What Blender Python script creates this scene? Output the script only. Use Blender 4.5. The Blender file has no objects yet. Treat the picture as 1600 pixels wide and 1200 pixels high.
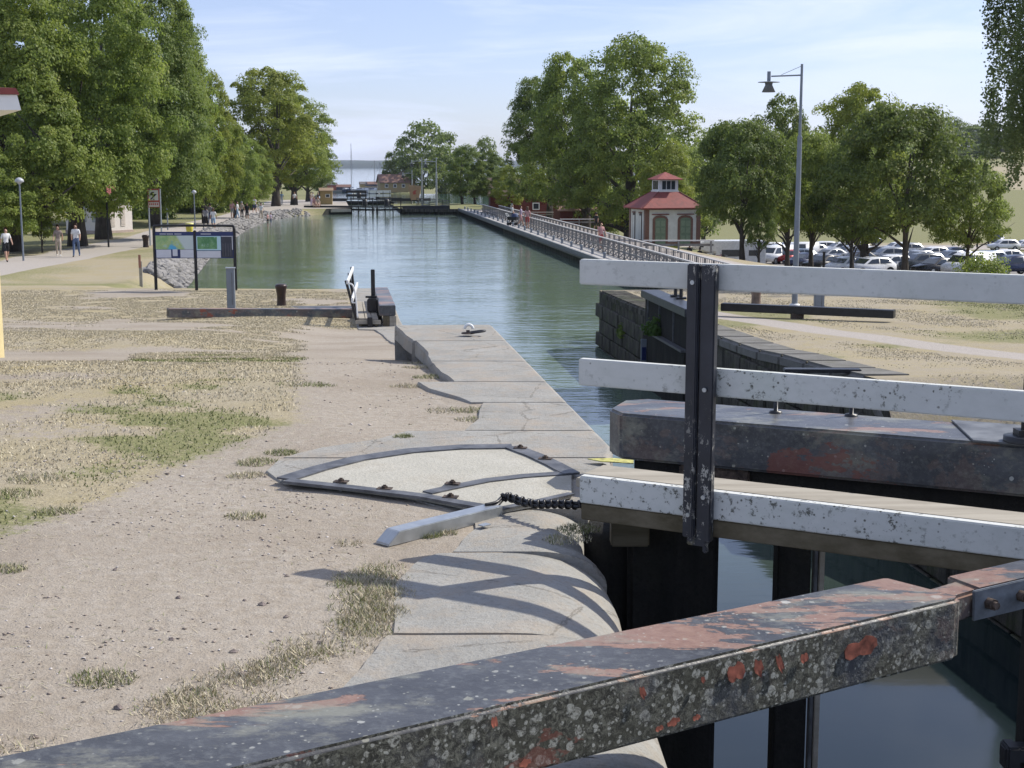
import bpy, math, random
import numpy as np
from mathutils import Vector, Matrix, Euler
SC = bpy.context.scene
COL = SC.collection
# ------------------------------------------------------------------ camera
EYE = 1.9; FPX = 2200.0; PITCH = math.atan(344 / FPX)
cam = bpy.data.objects.new('camera', bpy.data.cameras.new('camera')); COL.objects.link(cam)
cam.location = (0, 0, EYE); cam.rotation_euler = (math.pi / 2 - PITCH, 0, 0)
cam.data.sensor_width = 36; cam.data.lens = FPX / 1600 * 36; cam.data.clip_end = 20000; cam.data.clip_start = 0.1
SC.camera = cam
SUN_AZ = math.radians(64); SUN_EL = math.radians(43)
sun_dir = Vector((math.sin(SUN_AZ) * math.cos(SUN_EL), math.cos(SUN_AZ) * math.cos(SUN_EL), math.sin(SUN_EL)))
# ------------------------------------------------------------------ world
W = bpy.data.worlds.new('World'); SC.world = W; W.use_nodes = True
nt = W.node_tree; nt.nodes.clear()
def wn(t, **k):
    n = nt.nodes.new(t)
    for a, b in k.items(): setattr(n, a, b)
    return n
sky = wn('ShaderNodeTexSky', sky_type='NISHITA', sun_disc=False, sun_elevation=SUN_EL, sun_rotation=SUN_AZ,
         air_density=0.8, dust_density=0.6, ozone_density=3.2, altitude=0)
bg = wn('ShaderNodeBackground'); bg.inputs[1].default_value = 0.12
out = wn('ShaderNodeOutputWorld')
tc = wn('ShaderNodeTexCoord'); mp = wn('ShaderNodeMapping')
mp.inputs['Scale'].default_value = (2.2, 2.2, 16); mp.inputs['Rotation'].default_value = (0.0, 0.10, 0.3)
nz = wn('ShaderNodeTexNoise'); nz.inputs['Scale'].default_value = 1.9; nz.inputs['Detail'].default_value = 7
nz.inputs['Roughness'].default_value = 0.58; nz.inputs['Distortion'].default_value = 0.6
rp = wn('ShaderNodeValToRGB'); rp.color_ramp.elements[0].position = 0.46; rp.color_ramp.elements[0].color = (.26, .26, .26, 1)
rp.color_ramp.elements[1].position = 0.70; rp.color_ramp.elements[1].color = (.85, .85, .85, 1)
tint = wn('ShaderNodeMix', data_type='RGBA', blend_type='MULTIPLY'); tint.inputs[0].default_value = 1
tint.inputs[7].default_value = (0.93, 0.885, 1.0, 1)
mx = wn('ShaderNodeMix', data_type='RGBA'); mx.inputs[7].default_value = (6.1, 6.7, 8.5, 1)
L = nt.links.new
L(tc.outputs['Generated'], mp.inputs[0]); L(mp.outputs[0], nz.inputs['Vector']); L(nz.outputs['Fac'], rp.inputs[0])
L(sky.outputs[0], tint.inputs[6]); L(tint.outputs[2], mx.inputs[6]); L(rp.outputs[0], mx.inputs[0])
L(mx.outputs[2], bg.inputs[0]); L(bg.outputs[0], out.inputs[0])
sl = bpy.data.lights.new('sun', 'SUN'); sl.energy = 4.4; sl.angle = math.radians(0.53); sl.color = (1, .94, .84)
so = bpy.data.objects.new('sun', sl); COL.objects.link(so); so.location = (50, 40, 60)
so.rotation_euler = sun_dir.to_track_quat('Z', 'Y').to_euler()
SC.view_settings.view_transform = 'Standard'; SC.view_settings.look = 'None'
SC.view_settings.exposure = 0.3; SC.view_settings.gamma = 1; SC.view_settings.use_curve_mapping = False
SC.render.engine = 'CYCLES'
SC.cycles.max_bounces = 7; SC.cycles.transparent_max_bounces = 8; SC.cycles.volume_bounces = 0
SC.cycles.use_adaptive_sampling = True; SC.cycles.caustics_reflective = False; SC.cycles.caustics_refractive = False
SC.cycles.use_denoising = True
R = random.Random(7)
NP = np.random.RandomState(11)
# ------------------------------------------------------------------ pixel -> place (photo pixels, 1600 x 1200, at a known depth or height)
def ray(x, y):
    cx = (x - 800) / FPX; cy = (600 - y) / FPX
    return cx, math.cos(PITCH) + cy * math.sin(PITCH), -math.sin(PITCH) + cy * math.cos(PITCH)
def onz(x, y, z):
    a, b, c = ray(x, y); t = (z - EYE) / c
    return Vector((a * t, b * t, z))
def atY(x, y, Y):
    a, b, c = ray(x, y); t = Y / b
    return Vector((a * t, Y, EYE + c * t))
# ------------------------------------------------------------------ objects
def tag(o, label=None, cat=None, group=None, kind=None):
    if label: o['label'] = label
    if cat: o['category'] = cat
    if group: o['group'] = group
    if kind: o['kind'] = kind
    return o
def empty(name, loc=(0, 0, 0), rz=0, label=None, cat=None, group=None):
    o = bpy.data.objects.new(name, None); COL.objects.link(o); o.location = loc; o.rotation_euler = (0, 0, rz)
    o.empty_display_size = 0.2
    return tag(o, label, cat, group)
def link(name, me, mat=None, parent=None, loc=None, rz=None):
    o = bpy.data.objects.new(name, me); COL.objects.link(o)
    if mat is not None and not me.materials:
        for m in (mat if isinstance(mat, (list, tuple)) else [mat]): me.materials.append(m)
    if parent: o.parent = parent
    if loc is not None: o.location = loc
    if rz is not None: o.rotation_euler = (0, 0, rz)
    return o
KIDS = {}
def copy_tree(o, parent=None, loc=None, rz=None, label=None, group=None, scale=None):
    c = o.copy(); COL.objects.link(c); c.parent = parent
    for ch in list(o.children): copy_tree(ch, c)
    if loc is not None: c.location = loc
    if rz is not None: c.rotation_euler = (0, 0, rz)
    if label: c['label'] = label
    if group: c['group'] = group
    if scale is not None: c.scale = scale if not isinstance(scale, (int, float)) else (scale,) * 3
    return c
class MB:
    def __init__(s): s.v = []; s.f = []; s.m = []; s.sm = []
    def add(s, vs, fs, mi=0, smooth=False):
        n = len(s.v); s.v += [tuple(v) for v in vs]; s.f += [tuple(i + n for i in f) for f in fs]
        s.m += [mi] * len(fs); s.sm += [smooth] * len(fs); return s
    def box(s, c, sz, rz=0, mi=0, taper=1.0, rot=None):
        hx, hy, hz = sz[0] / 2, sz[1] / 2, sz[2] / 2
        M = rot if rot is not None else Matrix.Rotation(rz, 3, 'Z')
        vs = []
        for z in (-1, 1):
            t = taper if z > 0 else 1
            for x, y in ((-1, -1), (1, -1), (1, 1), (-1, 1)):
                vs.append(Vector(c) + M @ Vector((x * hx * t, y * hy * t, z * hz)))
        return s.add(vs, [(3, 2, 1, 0), (4, 5, 6, 7), (0, 1, 5, 4), (1, 2, 6, 5), (2, 3, 7, 6), (3, 0, 4, 7)], mi)
    def beam(s, a, b, w, h, mi=0):           # box from a to b, w across, h upward
        a, b = Vector(a), Vector(b); d = b - a; l = d.length; d.normalize()
        side = d.cross(Vector((0, 0, 1)))
        if side.length < 1e-4: side = Vector((1, 0, 0))
        side.normalize(); up = side.cross(d)
        M = Matrix((d, side, up)).transposed()
        return s.box((a + b) / 2, (l, w, h), rot=M, mi=mi)
    def tube(s, a, b, r0, r1=None, n=8, mi=0, caps=True, smooth=True):
        r1 = r0 if r1 is None else r1
        a, b = Vector(a), Vector(b); d = (b - a).normalized()
        u = d.orthogonal().normalized(); w = d.cross(u)
        vs = []
        for p, r in ((a, r0), (b, r1)):
            for i in range(n):
                t = 2 * math.pi * i / n; vs.append(p + (u * math.cos(t) + w * math.sin(t)) * r)
        fs = [(i, (i + 1) % n, n + (i + 1) % n, n + i) for i in range(n)]
        s.add(vs, fs, mi, smooth)
        if caps:
            s.add(vs[:n], [tuple(range(n))[::-1]], mi); s.add(vs[n:], [tuple(range(n))], mi)
        return s
    def path(s, pts, rs, n=8, mi=0):         # swept tube
        pts = [Vector(p) for p in pts]; k0 = len(s.v); u = None
        vs = []
        for i, p in enumerate(pts):
            d = (pts[min(i + 1, len(pts) - 1)] - pts[max(i - 1, 0)]).normalized()
            if u is None: u = d.orthogonal().normalized()
            u = (u - d * u.dot(d)).normalized(); w = d.cross(u)
            r = rs[i] if isinstance(rs, (list, tuple)) else rs
            for j in range(n):
                t = 2 * math.pi * j / n; vs.append(p + (u * math.cos(t) + w * math.sin(t)) * r)
        fs = [(i * n + j, i * n + (j + 1) % n, (i + 1) * n + (j + 1) % n, (i + 1) * n + j) for i in range(len(pts) - 1) for j in range(n)]
        fs.append(tuple(range(n))[::-1]); fs.append(tuple(range((len(pts) - 1) * n, len(pts) * n)))
        return s.add(vs, fs, mi, True)
    def lathe(s, prof, c=(0, 0, 0), n=16, mi=0, smooth=True):
        c = Vector(c); vs = []
        for r, z in prof:
            for j in range(n):
                t = 2 * math.pi * j / n; vs.append(c + Vector((r * math.cos(t), r * math.sin(t), z)))
        fs = [(i * n + j, i * n + (j + 1) % n, (i + 1) * n + (j + 1) % n, (i + 1) * n + j) for i in range(len(prof) - 1) for j in range(n)]
        s.add(vs, fs, mi, smooth)
        k = len(prof) - 1
        s.add(vs[:n], [tuple(range(n))[::-1]], mi); s.add(vs[k * n:], [tuple(range(n))], mi)
        return s
    def prism(s, poly, z0, z1, mi=0):        # polygon in xy, extruded in z
        n = len(poly)
        vs = [(p[0], p[1], z0) for p in poly] + [(p[0], p[1], z1) for p in poly]
        return s.add(vs, [tuple(range(n))[::-1], tuple(range(n, 2 * n))] + [(i, (i + 1) % n, n + (i + 1) % n, n + i) for i in range(n)], mi)
    def extr(s, poly, axis_pt, ax, ay, az, d0, d1, mi=0):   # polygon in plane (ax, ay), extruded along az
        n = len(poly); o = Vector(axis_pt); ax, ay, az = Vector(ax), Vector(ay), Vector(az)
        vs = [o + ax * p[0] + ay * p[1] + az * d0 for p in poly] + [o + ax * p[0] + ay * p[1] + az * d1 for p in poly]
        return s.add(vs, [tuple(range(n))[::-1], tuple(range(n, 2 * n))] + [(i, (i + 1) % n, n + (i + 1) % n, n + i) for i in range(n)], mi)
    def mesh(s, name, bevel=0, seg=2, fix=True):
        me = bpy.data.meshes.new(name); me.from_pydata([tuple(v) for v in s.v], [], s.f)
        me.polygons.foreach_set('material_index', s.m)
        me.polygons.foreach_set('use_smooth', s.sm)
        if bevel or fix:
            import bmesh
            bm = bmesh.new(); bm.from_mesh(me)
            if bevel:
                es = [e for e in bm.edges if len(e.link_faces) == 2 and e.calc_face_angle(0) > 0.5]
                bmesh.ops.bevel(bm, geom=es, offset=bevel, segments=seg, affect='EDGES', clamp_overlap=True)
            bmesh.ops.recalc_face_normals(bm, faces=bm.faces); bm.to_mesh(me); bm.free()
        me.update(); return me
    def build(s, name, mat=None, parent=None, bevel=0, seg=2, loc=None, rz=None):
        return link(name, s.mesh(name, bevel, seg), mat, parent, loc, rz)
def fast_mesh(name, V, F, smooth=False, attrs=None):     # numpy verts (n,3), faces (m,k)
    me = bpy.data.meshes.new(name); V = np.asarray(V, np.float32); F = np.asarray(F, np.int32)
    me.vertices.add(len(V)); me.vertices.foreach_set('co', V.ravel())
    k = F.shape[1]; me.loops.add(F.size); me.loops.foreach_set('vertex_index', F.ravel())
    me.polygons.add(len(F)); me.polygons.foreach_set('loop_start', np.arange(0, F.size, k, dtype=np.int32))
    me.polygons.foreach_set('loop_total', np.full(len(F), k, np.int32))
    if smooth: me.polygons.foreach_set('use_smooth', np.ones(len(F), bool))
    me.update(calc_edges=True)
    for nm, a in (attrs or {}).items():
        at = me.attributes.new(nm, 'FLOAT', 'POINT'); at.data.foreach_set('value', np.asarray(a, np.float32))
    me.validate(); return me
# value noise
_g = np.random.RandomState(5).rand(512, 512)
def vn(x, y, s=1.0, o=0):
    x = np.asarray(x, float) / s + 37.3 * o + 1000; y = np.asarray(y, float) / s + 91.7 * o + 1000
    xi = np.floor(x).astype(int); yi = np.floor(y).astype(int); fx = x - xi; fy = y - yi
    fx = fx * fx * (3 - 2 * fx); fy = fy * fy * (3 - 2 * fy)
    g = lambda a, b: _g[a % 512, b % 512]
    return (g(xi, yi) * (1 - fx) + g(xi + 1, yi) * fx) * (1 - fy) + (g(xi, yi + 1) * (1 - fx) + g(xi + 1, yi + 1) * fx) * fy
def fbm(x, y, s=1.0, o=0, n=4):
    t = 0; a = 1; A = 0
    for i in range(n): t = t + a * vn(x, y, s / 2 ** i, o + i * 3.1); A += a; a *= .5
    return t / A
def sst(a, b, x):
    t = np.clip((np.asarray(x, float) - a) / (b - a), 0, 1); return t * t * (3 - 2 * t)
# ------------------------------------------------------------------ materials
class NT:
    def __init__(s, name):
        s.m = bpy.data.materials.new(name); s.m.use_nodes = True; s.t = s.m.node_tree; s.t.nodes.clear()
        s.o = s.n('ShaderNodeOutputMaterial'); s.b = s.n('ShaderNodeBsdfPrincipled'); s.l(s.b.outputs[0], s.o.inputs[0])
        s._tc = None
    def n(s, t, **k):
        x = s.t.nodes.new(t)
        for a, b in k.items(): setattr(x, a, b)
        return x
    def l(s, a, b): s.t.links.new(a, b)
    def set(s, inp, v):
        if hasattr(v, 'is_linked') or isinstance(v, bpy.types.NodeSocket): s.l(v, inp)
        else:
            if isinstance(v, (tuple, list)) and len(v) == 3 and inp.type == 'RGBA': v = (*v, 1)
            inp.default_value = v
    def co(s, kind='Object'):
        if s._tc is None: s._tc = s.n('ShaderNodeTexCoord')
        return s._tc.outputs[kind]
    def noise(s, scale=5, detail=4, rough=.55, vec=None, stretch=None, dist=0, kind='Object'):
        v = vec if vec is not None else s.co(kind)
        if stretch:
            m = s.n('ShaderNodeMapping'); m.inputs['Scale'].default_value = stretch; s.l(v, m.inputs[0]); v = m.outputs[0]
        x = s.n('ShaderNodeTexNoise'); x.inputs['Scale'].default_value = scale; x.inputs['Detail'].default_value = detail
        x.inputs['Roughness'].default_value = rough; x.inputs['Distortion'].default_value = dist
        s.l(v, x.inputs['Vector']); return x.outputs['Fac']
    def vor(s, scale=5, feature='F1', out='Distance', vec=None, stretch=None, kind='Object', rnd=1):
        v = vec if vec is not None else s.co(kind)
        if stretch:
            m = s.n('ShaderNodeMapping'); m.inputs['Scale'].default_value = stretch; s.l(v, m.inputs[0]); v = m.outputs[0]
        x = s.n('ShaderNodeTexVoronoi', feature=feature); x.inputs['Scale'].default_value = scale
        x.inputs['Randomness'].default_value = rnd
        s.l(v, x.inputs['Vector']); return x.outputs[out]
    def ramp(s, f, a, b, inv=False):
        x = s.n('ShaderNodeMapRange'); s.set(x.inputs[0], f); x.inputs[1].default_value = a; x.inputs[2].default_value = b
        x.inputs[3].default_value = 1 if inv else 0; x.inputs[4].default_value = 0 if inv else 1; return x.outputs[0]
    def rng(s, f, a, b, c, d):
        x = s.n('ShaderNodeMapRange'); s.set(x.inputs[0], f)
        for i, v in enumerate((a, b, c, d)): x.inputs[1 + i].default_value = v
        return x.outputs[0]
    def mix(s, f, a, b, mode='MIX'):
        x = s.n('ShaderNodeMix', data_type='RGBA', blend_type=mode); s.set(x.inputs[0], f); s.set(x.inputs[6], a); s.set(x.inputs[7], b)
        return x.outputs[2]
    def math(s, op, a, b=0.0):
        x = s.n('ShaderNodeMath', operation=op); s.set(x.inputs[0], a); s.set(x.inputs[1], b); return x.outputs[0]
    def attr(s, nm, out='Fac'):
        x = s.n('ShaderNodeAttribute', attribute_name=nm); return x.outputs[out]
    def sep(s, kind='Object'):
        x = s.n('ShaderNodeSeparateXYZ'); s.l(s.co(kind), x.inputs[0]); return x.outputs
    def bump(s, h, strength=.3, dist=.02, nrm=None):
        x = s.n('ShaderNodeBump'); x.inputs['Strength'].default_value = strength; x.inputs['Distance'].default_value = dist
        s.l(h, x.inputs['Height'])
        if nrm is not None: s.l(nrm, x.inputs['Normal'])
        s.l(x.outputs[0], s.b.inputs['Normal']); return x.outputs[0]
    def fin(s, color, rough=.7, metal=0, spec=.5):
        s.set(s.b.inputs['Base Color'], color); s.set(s.b.inputs['Roughness'], rough)
        s.set(s.b.inputs['Metallic'], metal); s.set(s.b.inputs['Specular IOR Level'], spec); return s.m
MC = {}
def plain(name, col, rough=.6, metal=0, var=.12, scale=6, bump=0, spec=.4):
    if name in MC: return MC[name]
    t = NT(name); f = t.noise(scale, 5, .6)
    d = tuple(c * (1 - var * 1.6) for c in col); u = tuple(min(1, c * (1 + var)) for c in col)
    if bump: t.bump(t.noise(scale * 6, 4), bump, .01)
    MC[name] = t.fin(t.mix(t.ramp(f, .3, .7), d, u), t.rng(f, .3, .7, rough * .85, min(1, rough * 1.1)), metal, spec); return MC[name]
# ------------------------------------------------------------------ main materials
def mat_ground():
    t = NT('ground_soil_and_grass')
    g = t.attr('grass'); gr = t.attr('green'); gv = t.attr('gravel')
    n1 = t.noise(1.1, 6, .6); n2 = t.noise(14, 5, .65); n3 = t.noise(90, 3, .6); n4 = t.vor(60)
    dirt = t.mix(t.ramp(n1, .3, .7), (.275, .235, .185), (.355, .312, .255))
    dirt = t.mix(t.math('MULTIPLY', t.ramp(t.noise(26, 6, .8), .48, .62), .45), dirt, (.22, .185, .15))
    dirt = t.mix(t.ramp(n2, .35, .75), dirt, (.38, .345, .295))
    dirt = t.mix(t.math('MULTIPLY', t.ramp(n4, .22, .08), t.ramp(n2, .4, .6)), dirt, (.20, .165, .14))
    dirt = t.mix(t.math('MULTIPLY', t.ramp(t.vor(33), .13, .05), .8), dirt, (.55, .51, .48))
    fib = t.noise(40, 4, .7, stretch=(1, .35, 1), dist=1.5)
    dry = t.mix(t.ramp(fib, .3, .7), (.245, .21, .15), (.42, .375, .28))
    dirt = t.mix(t.math('MULTIPLY', t.ramp(t.noise(.55, 5, .65), .48, .62), .55), dirt, (.235, .195, .15))
    dry = t.mix(t.ramp(n1, .35, .75), dry, (.33, .28, .155))
    grn = t.mix(t.ramp(fib, .3, .72), (.13, .135, .06), (.27, .265, .13))
    edge = t.math('ADD', t.math('MULTIPLY', t.noise(7, 6, .75), .62), t.math('MULTIPLY', t.noise(38, 4, .7), .38))
    m1 = t.ramp(t.math('ADD', g, t.math('MULTIPLY', t.math('SUBTRACT', edge, .5), 2.6)), .36, .64)
    m2 = t.ramp(t.math('ADD', gr, t.math('MULTIPLY', t.math('SUBTRACT', t.noise(11, 7, .8), .5), 2.6)), .45, .85)
    c = t.mix(m1, dirt, t.mix(m2, dry, grn))
    path = t.mix(t.ramp(n2, .3, .7), (.33, .30, .27), (.42, .385, .35))
    c = t.mix(t.ramp(t.math('ADD', gv, t.math('MULTIPLY', t.math('SUBTRACT', edge, .5), .5)), .4, .6), c, path)
    h = t.math('ADD', t.math('MULTIPLY', n3, .5), t.math('ADD', t.math('MULTIPLY', n2, 1.2), t.math('MULTIPLY', n4, .10)))
    t.bump(h, .55, .025)
    return t.fin(c, .95, spec=.15)
M_GROUND = mat_ground()
def mat_stone(name, a, b, dark, moss=None, mossamt=.5, scale=1.0, streak=0, bump=.5):
    t = NT(name)
    n1 = t.noise(2.2 * scale, 6, .65); n2 = t.noise(45 * scale, 4, .7); v = t.vor(120 * scale)
    c = t.mix(t.ramp(n1, .3, .7), a, b)
    c = t.mix(t.math('MULTIPLY', t.ramp(n2, .5, .75), .6), c, dark)
    c = t.mix(t.math('MULTIPLY', t.ramp(v, .25, .05), .35), c, tuple(min(1, q * 1.5) for q in b))
    if streak:
        s1 = t.noise(5, 6, .7, stretch=(1, 1, .12)); c = t.mix(t.math('MULTIPLY', t.ramp(s1, .42, .62), streak), c, dark)
        s2 = t.noise(11, 5, .7, stretch=(1, 1, .1)); c = t.mix(t.math('MULTIPLY', t.ramp(s2, .6, .75), .5), c, tuple(q * 1.25 for q in b))
    if moss:
        mm = t.noise(1.7 * scale, 7, .72); c = t.mix(t.math('MULTIPLY', t.ramp(mm, .5, .66), mossamt), c, moss)
    if name.startswith('weathered'):
        cr = t.vor(1.1, feature='DISTANCE_TO_EDGE', vec=None); wv = t.math('ADD', cr, t.math('MULTIPLY', t.math('SUBTRACT', t.noise(6, 5, .7), .5), .10))
        c = t.mix(t.math('MULTIPLY', t.ramp(t.math('ABSOLUTE', wv), .008, .002), .55), c, (.10, .09, .075))
        c = t.mix(t.math('MULTIPLY', t.ramp(t.noise(4.5, 7, .8), .50, .64), .55), c, (.33, .285, .225))
        c = t.mix(t.math('MULTIPLY', t.ramp(t.noise(16, 6, .8), .56, .66), .5), c, (.20, .19, .17))
    t.bump(t.math('ADD', n2, t.math('MULTIPLY', n1, .7)), bump, .02)
    return t.fin(c, .9, spec=.2)
M_COPING = mat_stone('weathered_granite', (.25, .246, .228), (.345, .34, .315), (.17, .155, .13), (.36, .30, .235), .6)
M_CONC = mat_stone('pale_concrete_fill', (.37, .36, .31), (.47, .455, .40), (.26, .25, .21), (.30, .27, .21), .5)
M_WALL = mat_stone('wet_mossy_lock_stone', (.05, .048, .04), (.14, .13, .11), (.012, .012, .010), (.055, .07, .025), .65, streak=.9)
M_WALLD = mat_stone('dark_wet_stone', (.03, .03, .028), (.06, .058, .05), (.01, .01, .01), (.03, .04, .02), .4, streak=.5)
M_ROCK = mat_stone('riprap_granite', (.17, .166, .16), (.30, .29, .28), (.2, .19, .18), scale=.6)
def mat_water(name, base, rip=1.0, near=True):
    t = NT(name)
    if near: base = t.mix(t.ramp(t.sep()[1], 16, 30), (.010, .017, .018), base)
    a = t.noise(1.15, 3, .55, stretch=(.55, 1.5, 1), kind='Object'); b = t.noise(4.5, 3, .5, stretch=(.5, 1.3, 1)); c = t.noise(.22, 2, .5, stretch=(.8, 1.2, 1))
    amp = t.rng(c, .35, .7, .45, 1.1)
    h = t.math('MULTIPLY', t.math('ADD', a, t.math('MULTIPLY', b, .28)), amp)
    if near:   # the lock chamber by the gates lies sheltered and nearly still
        Y = t.sep()[1]; h = t.math('MULTIPLY', h, t.rng(Y, 17.5, 25, .05, 1.0))
    t.bump(h, 1.0, .028 * rip)
    t.set(t.b.inputs['IOR'], 1.4 if near else 1.33)
    return t.fin(base, .06, spec=.5)
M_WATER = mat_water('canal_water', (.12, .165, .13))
M_WATER2 = mat_water('basin_water', (.015, .05, .04), 1.1, False)
M_LAKE = mat_water('lake_water', (.05, .10, .12), 1.0, False)
# ------------------------------------------------------------------ shape of the canal: water edge left and right (x) along y
EL = [(-12, .5), (0, .51), (4.3, .515), (5.6, .47), (6.35, .47), (6.8, .43), (7.1, .34), (7.5, .36), (8.2, .52), (9.35, .65), (16.6, -.26), (30, -2.0), (36, -2.9), (45.5, -4.05), (45.9, -10.8), (46.6, -11.1), (55, -13), (70, -15.3),
      (88, -18.2), (106, -20.7), (126, -22.9), (146, -24.4), (158, -23.6), (163.5, -21.0), (165, -18.8), (203, -23.7), (206, -30), (300, -42), (350, -48), (450, -61), (500, -66), (700, -88), (900, -115)]
ER = [(-12, 9.9), (45.2, 2.77), (45.7, 8.75), (84, 4.0), (164.4, -5.96), (165.0, -12.7), (203, -17.4), (206, 4), (300, 9), (424, 13), (427, -40), (500, -46), (700, -63), (900, -80)]
def XL(y): return np.interp(y, [p[0] for p in EL], [p[1] for p in EL])
def XR(y): return np.interp(y, [p[0] for p in ER], [p[1] for p in ER])
def zL(x, y):
    x = np.asarray(x, float); y = np.asarray(y, float); d = XL(y) - x
    b = np.interp(y, [-12, 12, 14, 16, 20, 28, 34, 46, 60, 75, 165, 205, 300, 450, 700], [0, 0, -.1, -.33, -.8, -1.62, -2.1, -2.1, -3.0, -3.2, -3.2, -3.5, -5.2, -6, -6])
    b = b + (vn(x, y, 1.3, 2) - .55) * .03 + (vn(x, y, .35, 3) - .5) * .012 * (y < 30) + (vn(x, y, 9, 3) - .5) * .25 * (y > 50)
    rip = (y > 45.8) & (y < 162)
    b = np.where(rip, -4.4 + (b + 4.4) * sst(0, 2.7, d), b)
    b = b - .45 * (y < 16.7) * (y > 1) * sst(.46, .34, d)
    # a worn step in the left lawn
    b = b + .22 * sst(-3.6, -6.5, x) * (sst(21, 23, y) - sst(34, 44, y))
    return b
def zR(x, y):
    x = np.asarray(x, float); y = np.asarray(y, float); v = x + .1245 * y
    b = np.interp(y, [-12, 12, 17, 23, 28, 36, 46], [.05, .0, -.95, -1.5, -1.78, -2.0, -2.1])
    near = b + (vn(x, y, 2, 4) - .5) * .05
    dd = x - XR(y); b = b + (np.minimum(b, -2.6) - b) * sst(4.2, 1.6, dd) * (1 - sst(20.3, 21.8, y)) * sst(3, 8, y)  # quay edge shaped low so open sky shows mirrored in the near water
    near = b + (vn(x, y, 2, 4) - .5) * .05
    dock = np.interp(y, [46, 50, 165, 205, 300, 450, 900], [-2.1, -3.35, -3.4, -3.75, -5, -6, -6])
    P = np.interp(y, [46, 60, 98, 125, 210, 240], [-2.1, -3.6, -6.4, -7.8, -11, -11.2])
    hill = np.interp(y, [240, 300, 420, 650, 900], [0, 2.2, 8, 19, 23]) * sst(.14, .26, x / np.maximum(y, 1))
    far = P + hill
    dock = dock - 1.1 * sst(14, 0, dd) * (y > 424)
    w = sst(19, 36, v)
    o = dock * (1 - w) + far * w
    return np.where(y <= 46, near, o) + (vn(x, y, 7, 6) - .5) * .15 * (y > 60)
def ground_z(x, y):
    x0 = float(x); y0 = float(y)
    return float(zL(x0, y0)) if x0 < (float(XL(y0)) + float(XR(y0))) / 2 else float(zR(x0, y0))
def grass_left(x, y):
    r = np.interp(y, [5, 7, 10.3, 40], [-.5, -.34, -.150, -.150]); q = x / np.maximum(y, 1)
    g = sst(r + .03, r - .05, q) * sst(6.0, 8.5, y)
    g = np.maximum(g, sst(33, 35.5, y) * sst(.02, -.03, q + .075))
    band = sst(14.5, 16, y) * (1 - sst(20.5, 23, y)) * sst(-.24, -.29, q); g = g * (1 - .95 * band)
    g = g * (.12 + 1.15 * sst(.30, .64, fbm(x, y, 2.4, 7)))
    far = sst(44, 47, y); g = g * (1 - far) + far * (.62 + .5 * vn(x, y, 3, 14))
    return np.clip(g, 0, 1)
def green_left(x, y):
    q = x / np.maximum(y, 1)
    n = fbm(x, y, 1.5, 9, 5); g = .8 * sst(.47, .66, n) * sst(.3, .6, vn(x, y, .45, 77)) * (1 - sst(17, 24, y)) + .12 * sst(.55, .7, n)
    f = sst(47, 52, y); return np.clip(g * (1 - f) + f * (.56 + 1.8 * (fbm(x, y, 5, 19) - .5)) + sst(-28, -31, x) * .7, 0, 1)
ys = np.concatenate([np.arange(-12, 3, 1.0), np.arange(3, 17.2, .12), np.arange(17.3, 45.4, .4), [45.5, 45.9], np.arange(46.6, 163, 1.4), [163.5, 164.4, 165.0], np.arange(168, 203, 3.5), [203, 206], np.arange(212, 422, 7), [424, 427], np.arange(435, 900, 15)])
ds = np.concatenate([np.arange(0, 9, .16), 9 * 1.13 ** np.arange(0, 45)])
def patch(side):
    Y, D = np.meshgrid(ys, ds, indexing='ij')
    X = XL(Y) - D if side < 0 else XR(Y) + D
    Z = zL(X, Y) if side < 0 else zR(X, Y)
    nr, nc = Y.shape; V = np.stack([X, Y, Z], -1).reshape(-1, 3)
    i = np.arange((nr - 1) * nc).reshape(nr - 1, nc)[:, :-1].ravel()
    F = np.stack([i, i + nc, i + nc + 1, i + 1] if side < 0 else [i, i + 1, i + nc + 1, i + nc], 1)
    x, y = V[:, 0], V[:, 1]
    if side < 0:
        gs, gn = grass_left(x, y), green_left(x, y)
        pc = np.interp(y, [50, 63, 73, 84, 96, 120, 154, 190, 260], [-24.8, -24.8, -24.9, -24.6, -24.6, -26.4, -27.6, -27, -34])
        hw = np.interp(y, [50, 90, 200], [2.1, 1.9, 2.6])
        gv = sst(hw + .5, hw - .3, np.abs(x - pc)) * sst(44, 48, y)
        gv = np.maximum(gv, sst(160, 166, y) * sst(12, 9, np.abs(x - pc - 3)) * .8 * (1 - sst(230, 260, y)))
        gs = np.where((y > 160) & (x > -24), gs * .9, gs); gn = np.where((y > 162) & (x > -26), 1.0, gn)
    else:
        v = x + .1245 * y; n = fbm(x, y, 4, 12)
        gs = np.where(y < 46, .55 + .5 * (n - .3), .8); gn = np.where(y < 46, .12 + .75 * sst(.5, .62, n), .3)
        pth = np.abs((x - 4.5) - (30 - y) * .42 - 3.6); gv = sst(1.0, .3, pth) * (y < 46) * .75
        gv = np.maximum(gv, sst(46, 48, y) * sst(23, 21.5, v) * (y < 166) * .9)
        gv = np.maximum(gv, (np.abs(y - 226 + (x - 30) * .1) < 7) * 1.0)
        gn = np.where((y > 164) & (y < 230), 1.1, gn); gn = np.where(y > 236, 1.0, gn)
        gold = (y > 380) & (y < 540) & (x / y > .338); gn = np.where(gold, 0, gn); gs = np.where(gold, 1, gs)
    return V, F, gs, gn, gv
a, b = patch(-1), patch(1)
me = fast_mesh('ground', np.concatenate([a[0], b[0]]), np.concatenate([a[1], b[1] + len(a[0])]), True,
               {'grass': np.concatenate([a[2], b[2]]), 'green': np.concatenate([a[3], b[3]]), 'gravel': np.concatenate([a[4], b[4]])})
tag(link('ground', me, M_GROUND), kind='structure')
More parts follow.
